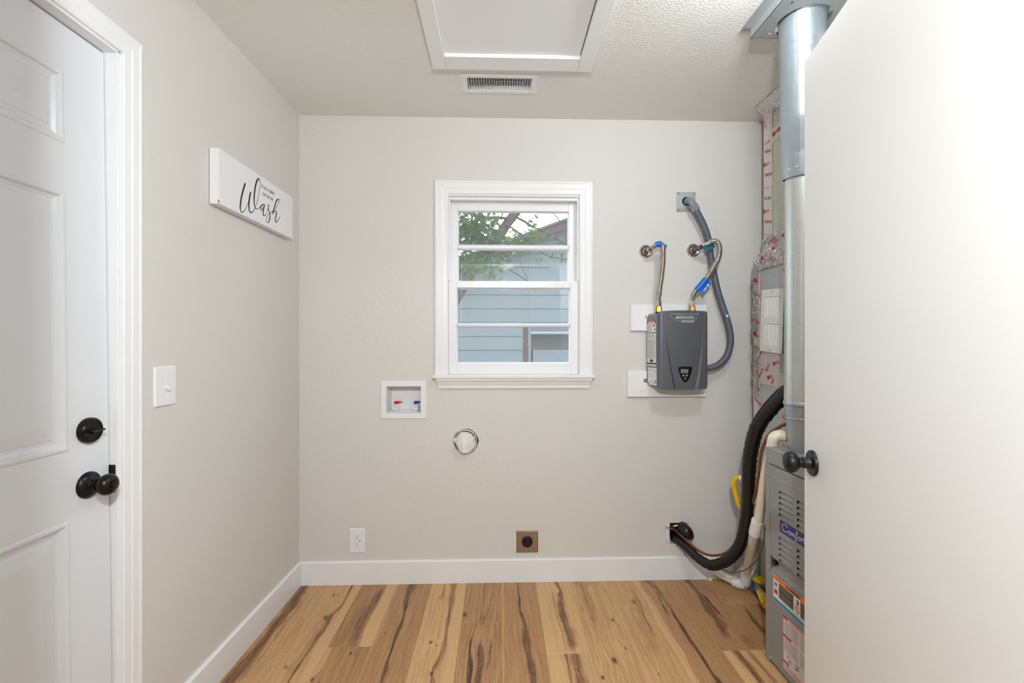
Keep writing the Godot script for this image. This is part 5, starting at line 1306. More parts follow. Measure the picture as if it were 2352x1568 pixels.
func build_flue() -> void:
	# tray nailed to the ceiling round the flue
	var t := thing("flue_flashing", "galvanised square flashing tray round the flue at the ceiling", "flashing", Vector3(1.08, CH, -1.57))
	var C := frame_at(Vector3(0, 2.392, 0), Vector3(0, -1, 0), Vector3(0, 0, -1))
	var b := mb(C)
	var hx := -1.0765; var hy := 1.585; var hr := 0.0905
	holed(b, -1.190, 1.36, -0.94, 1.6686, [[hx - 0.1, hy - 0.1 + 0.0, hx + 0.1, 1.6686]], 0.0015)
	round_hole(b, hx - 0.1, hy - 0.1, hx + 0.1, 1.6686, Vector2(hx, hy - 0.008), hr - 0.004, 0.0, 0.004)
	b.box(Vector3(-0.9415, 1.36, -0.045), Vector3(-0.94, 1.6686, 0.0)); b.box(Vector3(-1.190, 1.667, -0.045), Vector3(-0.94, 1.6686, 0.0))
	part("tray", b, M.galv, t)
	b = mb(frame_at(Vector3(0, 2.434, 0), Vector3(0, -1, 0), Vector3(0, 0, -1)))
	holed(b, -1.20, 1.34, -0.915, 1.692, [[-1.185, 1.48, -0.97, 1.665]], 0.003); part("flange", b, M.galv, t)
	b = mb(); b.hexa([Vector3(0.903, 2.4225, -1.66), Vector3(0.945, 2.4225, -1.66), Vector3(0.945, 2.4225, -1.36), Vector3(0.903, 2.4225, -1.36), Vector3(0.903, 2.4245, -1.66), Vector3(0.945, 2.4245, -1.66), Vector3(0.945, 2.4245, -1.36), Vector3(0.903, 2.4245, -1.36)]); part("flange", b, M.galv, t)
	b = mb(); b.tube(spline([Vector3(1.0, 2.43, -1.635), Vector3(1.003, 2.415, -1.63), Vector3(1.006, 2.398, -1.625)], 0.004), 0.022, 14); part("pipe_wrap", b, M.bag, t, "scrap of white wrap beside the flue")
	# the flue itself
	t = thing("flue_pipe", "round galvanised furnace flue pipe rising to the ceiling", "flue pipe", Vector3(1.17, 0.84, -1.71))
	var A := Vector3(1.171, 0.842, -1.712); var B := Vector3(1.166, 1.02, -1.708); var Cc := Vector3(1.160, 1.885, -1.692); var D := Vector3(1.152, 1.975, -1.683); var E := Vector3(1.060, 2.50, -1.5596)
	b = mb(); b.tube([A, A.lerp(B, 0.08), B], [0.047, 0.049, 0.0635], 36, false); part("cone", b, M.galv_bright, t)
	b = mb(); b.tube([B, Cc, Cc.lerp(D, 0.4)], 0.0635, 40, false); part("lower_pipe", b, M.galv_spangle, t)
	b = mb(); b.tube([B - Vector3(0, 0.055, 0), B - Vector3(0, 0.05, 0), B - Vector3(0, 0.045, 0)], [0.0605, 0.063, 0.0605], 40, false); b.tube([B + Vector3(0, -0.004, 0), B, B + Vector3(0, 0.004, 0), B + Vector3(0, 0.010, 0), B + Vector3(0, 0.014, 0)], [0.0635, 0.0662, 0.0672, 0.0662, 0.0635], 40, false); part("ring", b, M.galv_bright, t)
	b = mb(); b.tube([Cc, Cc.lerp(D, 0.25), D], [0.0705, 0.0735, 0.0745], 40, false); part("joint_band", b, M.galv_bright, t)
	b = mb(); b.tube([D - Vector3(0, 0.003, 0), D + Vector3(0, 0.001, 0), D + Vector3(0, 0.006, 0), D + Vector3(0, 0.012, 0)], [0.0745, 0.0768, 0.0768, 0.0745], 40, false); part("ring", b, M.galv_bright, t)
	b = mb(); b.tube([D, D.lerp(E, 0.3), E], 0.0742, 44, false); part("upper_pipe", b, M.galv_bright, t)
	var ax := (E - D).normalized()
	var toc := (Vector3(0, 0, 0) - D); toc.y = 0; toc = (toc - ax * toc.dot(ax)).normalized()
	var sd := toc.rotated(ax, -0.2)
	b = mb(); b.tube([D + sd * 0.0742, E + sd * 0.0742], 0.0024, 8); b.tube([Cc + toc.rotated(Vector3.UP, -0.55) * 0.0636, B + toc.rotated(Vector3.UP, -0.55) * 0.0636], 0.0026, 8); part("seam", b, M.galv_bright, t)
	for a in [-0.35, -0.75]: 
		var q := toc.rotated(Vector3.UP, a)
		screw(t, frame_at(Cc.lerp(D, 0.45) + q * 0.0735, q), 0.005, M.galv)

func build_furnace() -> void:
	var t := thing("furnace", "grey upright gas furnace with louvred upper door and warning labels", "furnace", Vector3(1.43, 0, -1.56))
	var b := mb()
	b.box(Vector3(1.078, 0.004, -1.7835), Vector3(1.79, 0.836, -1.3365), 0.003)
	part("cabinet", b, M.furnace, t)
	b = mb(); b.box(Vector3(1.0655, 0.004, -1.785), Vector3(1.077, 0.7825, -1.757), 0.002); part("side_flange", b, M.furnace, t)
	b = mb(); b.box(Vector3(1.0655, 0.004, -1.363), Vector3(1.077, 0.7825, -1.335), 0.002); part("side_flange", b, M.furnace, t)
	b = mb(); b.box(Vector3(1.0655, 0.783, -1.785), Vector3(1.077, 0.836, -1.335), 0.002); part("top_flange", b, M.furnace, t)
	b = mb(); b.box(Vector3(1.066, 0.8365, -1.786), Vector3(1.79, 0.8415, -1.334), 0.001); part("top_plate", b, M.furnace_top, t)
	var T := FX(1.078)
	b = mb(T)
	# upper door: panel with a sloping top, rounded lower corners and two banks of louvres
	var outer := PackedVector2Array([Vector2(-1.50, 0.779), Vector2(-1.7545, 0.779), Vector2(-1.7545, 0.4475)])
	for i in 6: outer.append(Vector2(-1.7305 - cos(PI / 2 * i / 5.0) * 0.024, 0.4475 - sin(PI / 2 * i / 5.0) * 0.024))
	outer.append_array([Vector2(-1.50, 0.4235), Vector2(-1.50, 0.430), Vector2(-1.70, 0.430), Vector2(-1.70, 0.710), Vector2(-1.50, 0.710)])
	var inner := func(p: Vector2) -> bool: return p.x > -1.72 and p.y > 0.425 and p.y < 0.72 or absf(p.x + 1.50) < 0.001
	b.prism(outer, 0.0, 0.017, 0.006, inner)
	var other := PackedVector2Array()
	for p in outer:
		var x := p.x
		if x < -1.69: x = -1.3655 - (p.x + 1.7545) if x < -1.71 else -1.39
		other.append(Vector2(x, p.y))
	var inner2 := func(p: Vector2) -> bool: return p.x < -1.385 and p.y > 0.425 and p.y < 0.72 or absf(p.x + 1.50) < 0.001
	b.prism(other, 0.0, 0.017, 0.006, inner2)
	var slots := []
	for c in [-1.6915, -1.5865, -1.4815]:
		for g in [0.6995, 0.5265]:
			for i in 5: slots.append([c, g - 0.0211 * i - 0.0150, c + 0.082, g - 0.0211 * i - 0.0010])
	b.T = T * Transform3D(Basis(), Vector3(0, 0, 0.017))
	holed(b, -1.70, 0.430, -1.39, 0.710, slots, 0.0015)
	var ud := part("upper_door", b, M.furnace, t)
	b = mb(T); b.hexa([Vector3(-1.7545, 0.765, 0.0), Vector3(-1.3655, 0.765, 0.0), Vector3(-1.3655, 0.78, 0.0), Vector3(-1.7545, 0.78, 0.0), Vector3(-1.745, 0.738, 0.0178), Vector3(-1.375, 0.738, 0.0178), Vector3(-1.368, 0.779, 0.010), Vector3(-1.752, 0.779, 0.010)]); part("sloping_top", b, M.furnace, ud)
	b = mb(T); b.box(Vector3(-1.70, 0.43, 0.0005), Vector3(-1.39, 0.71, 0.0015)); part("dark_backing", b, M.dark, ud)  # dark sheet painted for the unlit space behind the louvres
	for q in slots:
		b = mb(T)
		b.hexa([Vector3(q[0], q[1], 0.0140), Vector3(q[2], q[1], 0.0140), Vector3(q[2], q[1], 0.0155), Vector3(q[0], q[1], 0.0155), Vector3(q[0], q[3] - 0.001, 0.0030), Vector3(q[2], q[3] - 0.001, 0.0095), Vector3(q[2], q[3] - 0.001, 0.0110), Vector3(q[0], q[3] - 0.001, 0.0045)])
		part("louvre", b, M.furnace, ud)
	# badge
	b = mb(T); b.prism(rrect(-1.681, 0.5485, -1.425, 0.5925, 0.003, 2), 0.0168, 0.0205, 0.001); var bd := part("badge", b, M.navy, ud, "navy badge with white script")
	b = mb(T)
	var S := [
		[[2.0, 1.75, 1.4], [1.6, 2.25, 1.4], [0.9, 2.2, 1.4], [0.3, 1.6, 1.5], [0.15, 0.85, 1.6], [0.55, 0.2, 1.6], [1.2, 0.05, 1.5], [1.9, 0.4, 1.3], [2.3, 0.85, 1.2]],
		[[2.75, 1.0, 1.3], [2.4, 0.85, 1.4], [2.3, 0.35, 1.5], [2.55, 0.02, 1.4], [2.9, 0.2, 1.4], [3.0, 0.7, 1.4], [2.75, 1.0, 1.2], [3.2, 0.85, 1.1]],
		[[3.2, 0.85, 1.1], [3.4, 1.0, 1.3], [3.35, 0.02, 1.5], [3.5, 0.7, 1.2], [3.8, 1.0, 1.4], [3.8, 0.05, 1.5], [3.95, 0.7, 1.2], [4.25, 1.0, 1.4], [4.25, 0.2, 1.4], [4.5, 0.15, 1.1]],
		[[4.5, 0.15, 1.1], [5.0, 1.2, 1.2], [5.25, 2.0, 1.3], [5.0, 2.2, 1.4], [4.85, 1.3, 1.5], [4.75, -0.4, 1.5], [4.6, -0.95, 1.3], [4.5, -0.5, 1.2], [4.95, 0.15, 1.1], [5.3, 0.6, 1.1]],
		[[5.75, 1.0, 1.3], [5.45, 0.85, 1.4], [5.35, 0.35, 1.5], [5.6, 0.02, 1.4], [5.95, 0.2, 1.4], [6.0, 0.7, 1.4], [5.75, 1.0, 1.2], [6.2, 0.85, 1.1]],
		[[6.2, 0.85, 1.1], [6.4, 1.05, 1.3], [6.35, 0.02, 1.5], [6.5, 0.7, 1.2], [6.8, 1.0, 1.4], [7.0, 0.8, 1.2]],
		[[7.3, 1.7, 1.4], [7.15, 0.3, 1.5], [7.35, 0.02, 1.4], [7.7, 0.3, 1.2]], [[6.95, 1.15, 1.2], [7.65, 1.2, 1.2]],
		[[7.9, 0.65, 1.5], [8.5, 0.7, 1.5]],
		[[10.0, 1.5, 1.3], [9.5, 1.75, 1.4], [8.95, 1.1, 1.5], [8.9, 0.35, 1.5], [9.3, 0.02, 1.4], [9.8, 0.5, 1.3], [10.0, 1.5, 1.4], [10.0, 0.3, 1.4], [10.3, 0.1, 1.2]],
		[[10.3, 0.1, 1.1], [10.6, 1.0, 1.3], [10.55, 0.2, 1.4], [10.9, 0.2, 1.2]], [[10.7, 1.45, 1.6], [10.75, 1.6, 1.6]],
		[[10.9, 0.2, 1.1], [11.15, 1.05, 1.3], [11.4, 0.95, 1.3], [11.35, 0.1, 1.3], [11.7, 0.2, 1.1]],
		[[11.7, 0.2, 1.1], [12.2, 0.7, 1.3], [12.05, 1.0, 1.3], [11.8, 0.6, 1.4], [12.0, 0.05, 1.4], [12.6, 0.3, 1.2]]]
	strokes(b, S, 0.0203, 0.0005, 0.00125, Transform2D(0.03, Vector2(0.0172, 0.0125), 0.0, Vector2(-1.668, 0.5585)))
	part("badge_lettering", b, M.signwhite, bd)
	b = mb(T); b.T = T * Transform3D(Basis(), Vector3(-1.733, 0.4065, 0.0)); b.lathe([Vector2(0.0125, 0.0), Vector2(0.0125, 0.010), Vector2(0.010, 0.0125), Vector2(0, 0.0125)], 20); part("door_catch", b, M.black, t, "black round catch between the doors")
	# lower door with a rolled top edge
	b = mb(T)
	var prof := [[0.0, 0.0], [0.018, 0.0], [0.018, 0.014], [0.335, 0.014], [0.358, 0.0105], [0.375, 0.004], [0.383, 0.0]]
	var q := []
	for p in [[0.018, 0.0], [0.018, 0.0125], [0.330, 0.0140], [0.352, 0.0120], [0.368, 0.0075], [0.380, 0.0010], [0.382, 0.0]]: q.append(Vector2(p[0], p[1]))
	for i in q.size() - 1:
		b.quad(Vector3(-1.7545, q[i].x, q[i].y), Vector3(-1.3655, q[i].x, q[i].y), Vector3(-1.3655, q[i + 1].x, q[i + 1].y), Vector3(-1.7545, q[i + 1].x, q[i + 1].y), Vector3(0, q[i + 1].y - q[i].y if i == 0 else 0.2, 1))
	for x in [-1.7545, -1.3655]:
		for i in range(1, q.size() - 1): b.flat(Vector3(x, q[0].x, q[0].y), Vector3(x, q[i].x, q[i].y), Vector3(x, q[i + 1].x, q[i + 1].y), Vector3(x + 1.56, 0, 0))
	var ld := part("lower_door", b, M.furnace, t)
	screw(t, T * Transform3D(Basis(), Vector3(-1.7475, 0.03, 0.0125)), 0.004, M.galv)
	# warning label
	var wm := label_mat(560, 230, Color(0.86, 0.86, 0.84), func(im: Image) -> void:
		im.fill_rect(Rect2i(3, 3, 554, 36), Color(0.90, 0.45, 0.08))
		for x in [4, 290]:
			im.fill_rect(Rect2i(x + 78, 44, 196, 130), Color(0.07, 0.06, 0.06)); fine_print(im, x + 84, 50, x + 268, 104, 6, Color(0.6, 0.6, 0.58)); fine_print(im, x + 84, 112, x + 268, 168, 6, Color(0.6, 0.6, 0.58))
			im.fill_rect(Rect2i(x + 2, 104, 72, 3), Color(0.1, 0.1, 0.1))
		for r in [[18, 62, 8, 30], [24, 70, 30, 10], [44, 58, 8, 34], [30, 84, 22, 6], [318, 58, 24, 12], [326, 68, 22, 26]]: im.fill_rect(Rect2i(r[0], r[1], r[2], r[3]), Color(0.08, 0.08, 0.08))
		for i in 4: im.fill_rect(Rect2i(14 + i * 12, 130 - 6 * (i % 2) - 3 * i % 5, 12, 34 + 6 * (i % 2)), Color(0.80, 0.10, 0.10))
		for a in 60:
			var p := Vector2.from_angle(TAU * a / 60.0) * 25.0
			im.fill_rect(Rect2i(int(328 + p.x) - 3, int(140 + p.y) - 3, 6, 6), Color(0.78, 0.1, 0.12))
		for i in 36: im.fill_rect(Rect2i(308 + i, 122 + i, 6, 5), Color(0.78, 0.1, 0.12))
		im.fill_rect(Rect2i(316, 132, 22, 8), Color(0.1, 0.1, 0.1)); fine_print(im, 120, 182, 540, 200, 7, Color(0.4, 0.4, 0.4))
		im.fill_rect(Rect2i(3, 203, 554, 24), Color(0.06, 0.52, 0.68)); im.fill_rect(Rect2i(280, 203, 3, 24), Color(0.05, 0.2, 0.3)))
	b = mb(T); b.quad(Vector3(-1.7296, 0.3645, 0.0142), Vector3(-1.4900, 0.3645, 0.0142), Vector3(-1.4900, 0.2668, 0.0142), Vector3(-1.7296, 0.2668, 0.0142), Vector3(0, 0, 1), [Vector2(0, 0), Vector2(1, 0), Vector2(1, 1), Vector2(0, 1)])
	b.T = T * Transform3D(Basis(), Vector3(0, 0, 0))
	var wl := part("warning_label", b, wm, ld)
	b = mb(T); letters(b, "WARNING", -1.6355, 0.3512, 0.060, 0.0105, 0.0140, 0.0006, "Droid Sans", 700); b.prism(PackedVector2Array([Vector2(-1.652, 0.3512), Vector2(-1.640, 0.3512), Vector2(-1.646, 0.3617)]), 0.0140, 0.0146); part("label_lettering", b, M.ink, wl)
	# instruction label
	var im2 := label_mat(440, 520, Color(0.84, 0.80, 0.79), func(im: Image) -> void:
		var r := Color(0.72, 0.17, 0.16); var g := Color(0.42, 0.41, 0.42)
		for e in [[0, 0, 440, 4], [0, 516, 440, 4], [0, 0, 4, 520], [436, 0, 4, 520]]: im.fill_rect(Rect2i(e[0], e[1], e[2], e[3]), r)
		im.fill_rect(Rect2i(4, 4, 60, 24), r); im.fill_rect(Rect2i(4, 178, 110, 22), r); im.fill_rect(Rect2i(330, 178, 106, 22), r); im.fill_rect(Rect2i(4, 430, 80, 22), r); im.fill_rect(Rect2i(350, 430, 86, 22), r)
		fine_print(im, 76, 10, 430, 30, 9, r); fine_print(im, 20, 42, 210, 172, 7, g); fine_print(im, 226, 42, 430, 172, 7, g); fine_print(im, 20, 208, 210, 330, 7, g); fine_print(im, 226, 208, 430, 330, 7, g)
		for k in [[50, 345, 60, 66], [150, 350, 54, 58], [270, 352, 60, 50]]:
			for i in 26: im.fill_rect(Rect2i(k[0] + rng.randi_range(0, k[2]), k[1] + rng.randi_range(0, k[3]), rng.randi_range(3, 16), rng.randi_range(3, 9)), Color(0.3, 0.3, 0.32))
		fine_print(im, 340, 350, 430, 420, 8, g); fine_print(im, 20, 462, 430, 510, 8, r))
	b = mb(T); b.quad(Vector3(-1.6704, 0.2427, 0.0140), Vector3(-1.480, 0.2427, 0.0140), Vector3(-1.480, 0.0435, 0.0140), Vector3(-1.6704, 0.0435, 0.0140), Vector3(0, 0, 1), [Vector2(0, 0), Vector2(1, 0), Vector2(1, 1), Vector2(0, 1)])
	part("instruction_label", b, im2, ld)

func wrapped(path: Array, r0: Array, amp: float, sides := 20) -> MB:   # taped, ridged insulation
	var s := spline(path, 0.006)
	var rad := []
	var f := FastNoiseLite.new(); f.seed = 5; f.frequency = 1.0
	for i in s.size():
		var u := float(i) / (s.size() - 1) * (r0.size() - 1)
		var r: float = lerpf(r0[int(u)], r0[mini(int(u) + 1, r0.size() - 1)], u - int(u))
		rad.append(r + amp * f.get_noise_2d(i * 0.30, 0.0) + amp * 0.35 * absf(sin(i * 0.9 + 3.0 * f.get_noise_2d(i * 0.11, 5.0))))
	var b := mb()
	b.tube(s, rad, sides)
	for i in b.v.size():   # uneven lumps
		var p := b.v[i]
		var q := (f.get_noise_3d(p.x * 45.0, p.y * 130.0, p.z * 45.0) * 1.6 + f.get_noise_3d(p.x * 160.0, p.y * 160.0, p.z * 160.0) * 0.6) * amp
		b.v[i] = p + b.n[i] * q
	return b

func build_pipes() -> void:
	var t := thing("insulated_line", "thick black foam-insulated refrigerant line sweeping from wall to duct", "pipe", Vector3(1.05, 0.16, -2.2))
	var path := [Vector3(0.938, 0.222, -2.45), Vector3(0.944, 0.214, -2.385), Vector3(0.978, 0.192, -2.33), Vector3(1.015, 0.164, -2.27), Vector3(1.050, 0.165, -2.2), Vector3(1.091, 0.217, -2.14), Vector3(1.127, 0.299, -2.10), Vector3(1.143, 0.39, -2.08), Vector3(1.146, 0.509, -2.06), Vector3(1.139, 0.635, -2.04), Vector3(1.138, 0.759, -2.02), Vector3(1.143, 0.875, -1.98), Vector3(1.171, 0.969, -1.93), Vector3(1.216, 1.049, -1.88), Vector3(1.285, 1.10, -1.83)]
	part("lower_sleeve", wrapped(path.slice(0, 6), [0.0185, 0.0200, 0.0222, 0.0240, 0.0246], 0.0014), M.foam, t)
	part("middle_sleeve", wrapped(path.slice(4, 10), [0.0240, 0.0262, 0.0272, 0.0276], 0.0016), M.foam, t)
	part("upper_sleeve", wrapped(path.slice(9, 15), [0.0285, 0.0305, 0.0335], 0.0022), M.foam, t)
	t = thing("capped_line", "black taped pipe lump beside the insulated line at the wall", "pipe", Vector3(0.965, 0.25, -2.36))
	part("taped_end", wrapped([Vector3(0.978, 0.270, -2.45), Vector3(0.980, 0.271, -2.385), Vector3(0.987, 0.265, -2.353), Vector3(0.999, 0.249, -2.345), Vector3(1.006, 0.238, -2.347)], [0.026, 0.030, 0.031, 0.028, 0.014], 0.0015), M.foam, t)
	t = thing("copper_line", "thin copper refrigerant tube curving beside the black line", "pipe", Vector3(1.15, 0.68, -1.96))
	var b := mb(); b.tube(spline([Vector3(1.290, 0.94, -1.825), Vector3(1.266, 0.937, -1.84), Vector3(1.202, 0.919, -1.86), Vector3(1.182, 0.903, -1.88), Vector3(1.157, 0.860, -1.915), Vector3(1.142, 0.778, -1.945), Vector3(1.142, 0.678, -1.965), Vector3(1.148, 0.592, -1.995), Vector3(1.156, 0.50, -2.055), Vector3(1.150, 0.42, -2.118), Vector3(1.140, 0.31, -2.146), Vector3(1.107, 0.236, -2.180), Vector3(1.058, 0.198, -2.234), Vector3(1.020, 0.197, -2.292), Vector3(0.985, 0.223, -2.348), Vector3(0.953, 0.248, -2.398), Vector3(0.936, 0.262, -2.44)], 0.008), 0.0066, 12); part("tube", b, M.copper, t)
	# condensate drain
	t = thing("drain_pipe", "white plastic drain pipe running down beside furnace to floor", "pipe", Vector3(1.25, 0.03, -2.27))
	var E1 := Vector3(1.125, 0.875, -1.832); var E2 := Vector3(1.251, 0.0375, -2.272)
	b = mb(); b.tube([Vector3(1.250, 0.880, -1.795), E1.lerp(Vector3(1.250, 0.880, -1.795), 0.25)], 0.0180, 20); part("pipe", b, M.pvc, t)
	b = mb(); b.tube(spline([Vector3(1.172, 0.879, -1.815), Vector3(1.145, 0.8785, -1.825), Vector3(1.130, 0.868, -1.832), Vector3(1.1275, 0.846, -1.838), Vector3(1.1275, 0.826, -1.842)], 0.004), 0.0222, 20); part("elbow", b, M.pvc, t)
	b = mb(); b.tube(spline([Vector3(1.128, 0.84, -1.84), Vector3(1.129, 0.78, -1.86), Vector3(1.136, 0.68, -1.906), Vector3(1.150, 0.51, -1.968), Vector3(1.150, 0.424, -2.002), Vector3(1.180, 0.30, -2.09), Vector3(1.247, 0.075, -2.255)], 0.02), 0.0200, 20); part("pipe", b, M.pvc, t)
	b = mb(); b.tube([Vector3(1.1495, 0.468, -1.984), Vector3(1.150, 0.424, -2.001), Vector3(1.1535, 0.396, -2.016)], 0.0245, 20); part("coupling", b, M.pvc_white, t)
	b = mb(); b.tube(spline([Vector3(1.2385, 0.122, -2.228), Vector3(1.2465, 0.072, -2.256), Vector3(1.2475, 0.036, -2.273), Vector3(1.235, 0.0265, -2.288), Vector3(1.207, 0.029, -2.309)], 0.004), 0.0255, 20); part("elbow", b, M.pvc_white, t)
	b = mb(); b.tube([Vector3(1.214, 0.028, -2.304), Vector3(1.150, 0.044, -2.378)], 0.0200, 20); var dp := part("pipe", b, M.pvc, t)
	b = mb()
	for i in 7:
		var p := Vector3(1.214, 0.028, -2.304).lerp(Vector3(1.150, 0.044, -2.378), 0.1 + 0.12 * i)
		b.box(p + Vector3(-0.0105, 0.004, 0.012), p + Vector3(-0.0075, 0.009, 0.0165))
	for i in 3: b.box(Vector3(1.236 + i * 0.006, 0.027 + 0.003 * i, -2.2505), Vector3(1.239 + i * 0.006, 0.033, -2.2465))
	part("pipe_print", b, M.ink, dp)
	# yellow gas connector and shut-off
	t = thing("gas_connector", "yellow flexible gas line looping out behind the black line", "gas line", Vector3(1.15, 0.5, -2.17))
	var c := corrugated([Vector3(1.166, 0.607, -2.15), Vector3(1.156, 0.604, -2.165), Vector3(1.147, 0.592, -2.175), Vector3(1.147, 0.565, -2.18), Vector3(1.156, 0.518, -2.18), Vector3(1.171, 0.465, -2.17), Vector3(1.205, 0.42, -2.15), Vector3(1.243, 0.395, -2.10), Vector3(1.250, 0.385, -2.02), Vector3(1.205, 0.378, -1.94), Vector3(1.165, 0.372, -1.89), Vector3(1.15, 0.37, -1.81)], 0.0115, 0.0045, 0.0003)
	b = mb(); b.tube(c[0], c[1], 14); part("tube", b, M.yellow, t)
	b = mb(); b.tube(spline([Vector3(1.163, 0.6065, -2.155), Vector3(1.19, 0.605, -2.12)], 0.01), 0.0135, 14); part("fitting", b, M.pvc_white, t)
	t = thing("gas_valve", "yellow-taped gas shut-off and fitting on the floor beside furnace", "gas valve", Vector3(1.27, 0.0, -2.2))
	b = mb(); b.tube([Vector3(1.326, 0.028, -2.30), Vector3(1.262, 0.040, -2.135)], 0.0125, 14); part("pipe", b, M.galv, t)
	b = mb(); b.T = frame_at(Vector3(1.318, 0.060, -2.255), Vector3(0.35, 0.1, 1.0)); b.box(Vector3(-0.028, -0.008, -0.02), Vector3(0.028, 0.010, 0.03), 0.003); part("handle", b, M.yellow, t)
	b = mb(); hexnut(b, Vector3(1.293, 0.034, -2.228), Vector3(1.281, 0.037, -2.190), 0.019); part("union", b, M.pvcgrey, t)
	b = mb(); b.tube([Vector3(1.278, 0.0375, -2.182), Vector3(1.268, 0.040, -2.150)], 0.0185, 16); part("yellow_fitting", b, M.yellow, t)
	b = mb(); b.tube([Vector3(1.268, 0.040, -2.150), Vector3(1.260, 0.042, -2.128)], [0.0165, 0.0185], 16); part("thread_tape", b, M.bag, t)
	b = mb(); b.tube([Vector3(1.260, 0.042, -2.128), Vector3(1.235, 0.048, -2.06)], [0.021, 0.019], 16); part("yellow_fitting", b, M.yellow, t)
	t = thing("control_wire", "thin brown thermostat wire drooping across the white drain pipe", "wire", Vector3(1.15, 0.15, -2.16))
	b = mb(); b.tube(spline([Vector3(1.103, 0.146, -2.195), Vector3(1.122, 0.143, -2.178), Vector3(1.140, 0.148, -2.160), Vector3(1.166, 0.165, -2.142), Vector3(1.180, 0.192, -2.115), Vector3(1.182, 0.247, -2.06), Vector3(1.165, 0.32, -1.99), Vector3(1.150, 0.392, -1.94), Vector3(1.125, 0.465, -1.89), Vector3(1.10, 0.52, -1.83)], 0.008), 0.0027, 8); part("wire", b, M.brownwire, t)
	# torn drywall
	t = thing("torn_drywall", "ragged broken drywall edges around the pipe hole", "broken drywall", Vector3(0.915, 0.24, ZB))
	for q in [[0.893, 0.276, 0.032, 0.006, 0.25], [0.903, 0.214, 0.018, 0.013, 0.1], [0.906, 0.198, 0.014, 0.010, -0.2], [0.900, 0.246, 0.005, 0.028, 0.05], [0.945, 0.283, 0.03, 0.007, 0.1]]:
		b = mb(BW * Transform3D(Basis(Vector3(0, 0, 1), q[4]) * Basis(Vector3(0, 1, 0), 0.2), Vector3(q[0], q[1], 0.003))); b.box(Vector3(-q[2] / 2, -q[3] / 2, -0.003), Vector3(q[2] / 2, q[3] / 2, 0.005), 0.0015); part("drywall_flake", b, M.plaster, t)
	b = mb(BW); b.tube([Vector3(0.885, 0.281, 0.004), Vector3(0.905, 0.274, 0.012), Vector3(0.918, 0.268, 0.006)], 0.0022, 6); part("torn_paper", b, M.rawwood, t)
	t = thing("plaster_crumb", "white plaster crumb on the floor against the back baseboard", "plaster crumb", Vector3(1.117, 0, -2.362))
	b = mb(); b.T = Transform3D(Basis(Vector3(0.3, 0.8, 0.1).normalized(), 0.7), Vector3(1.117, 0.010, -2.362)); b.box(Vector3(-0.011, -0.008, -0.008), Vector3(0.010, 0.009, 0.007), 0.005); part("crumb", b, M.plaster, t)
	b = mb(); b.T = Transform3D(Basis(Vector3(0.1, 0.8, 0.4).normalized(), 0.3), Vector3(1.114, 0.019, -2.364)); b.box(Vector3(-0.007, -0.004, -0.005), Vector3(0.009, 0.006, 0.005), 0.004); part("crumb", b, M.plaster, t)

# ------------------------------------------------------------------ outside the window
func roof_y(x: float) -> float: return 2.759 + 0.372 * (x - 0.37)

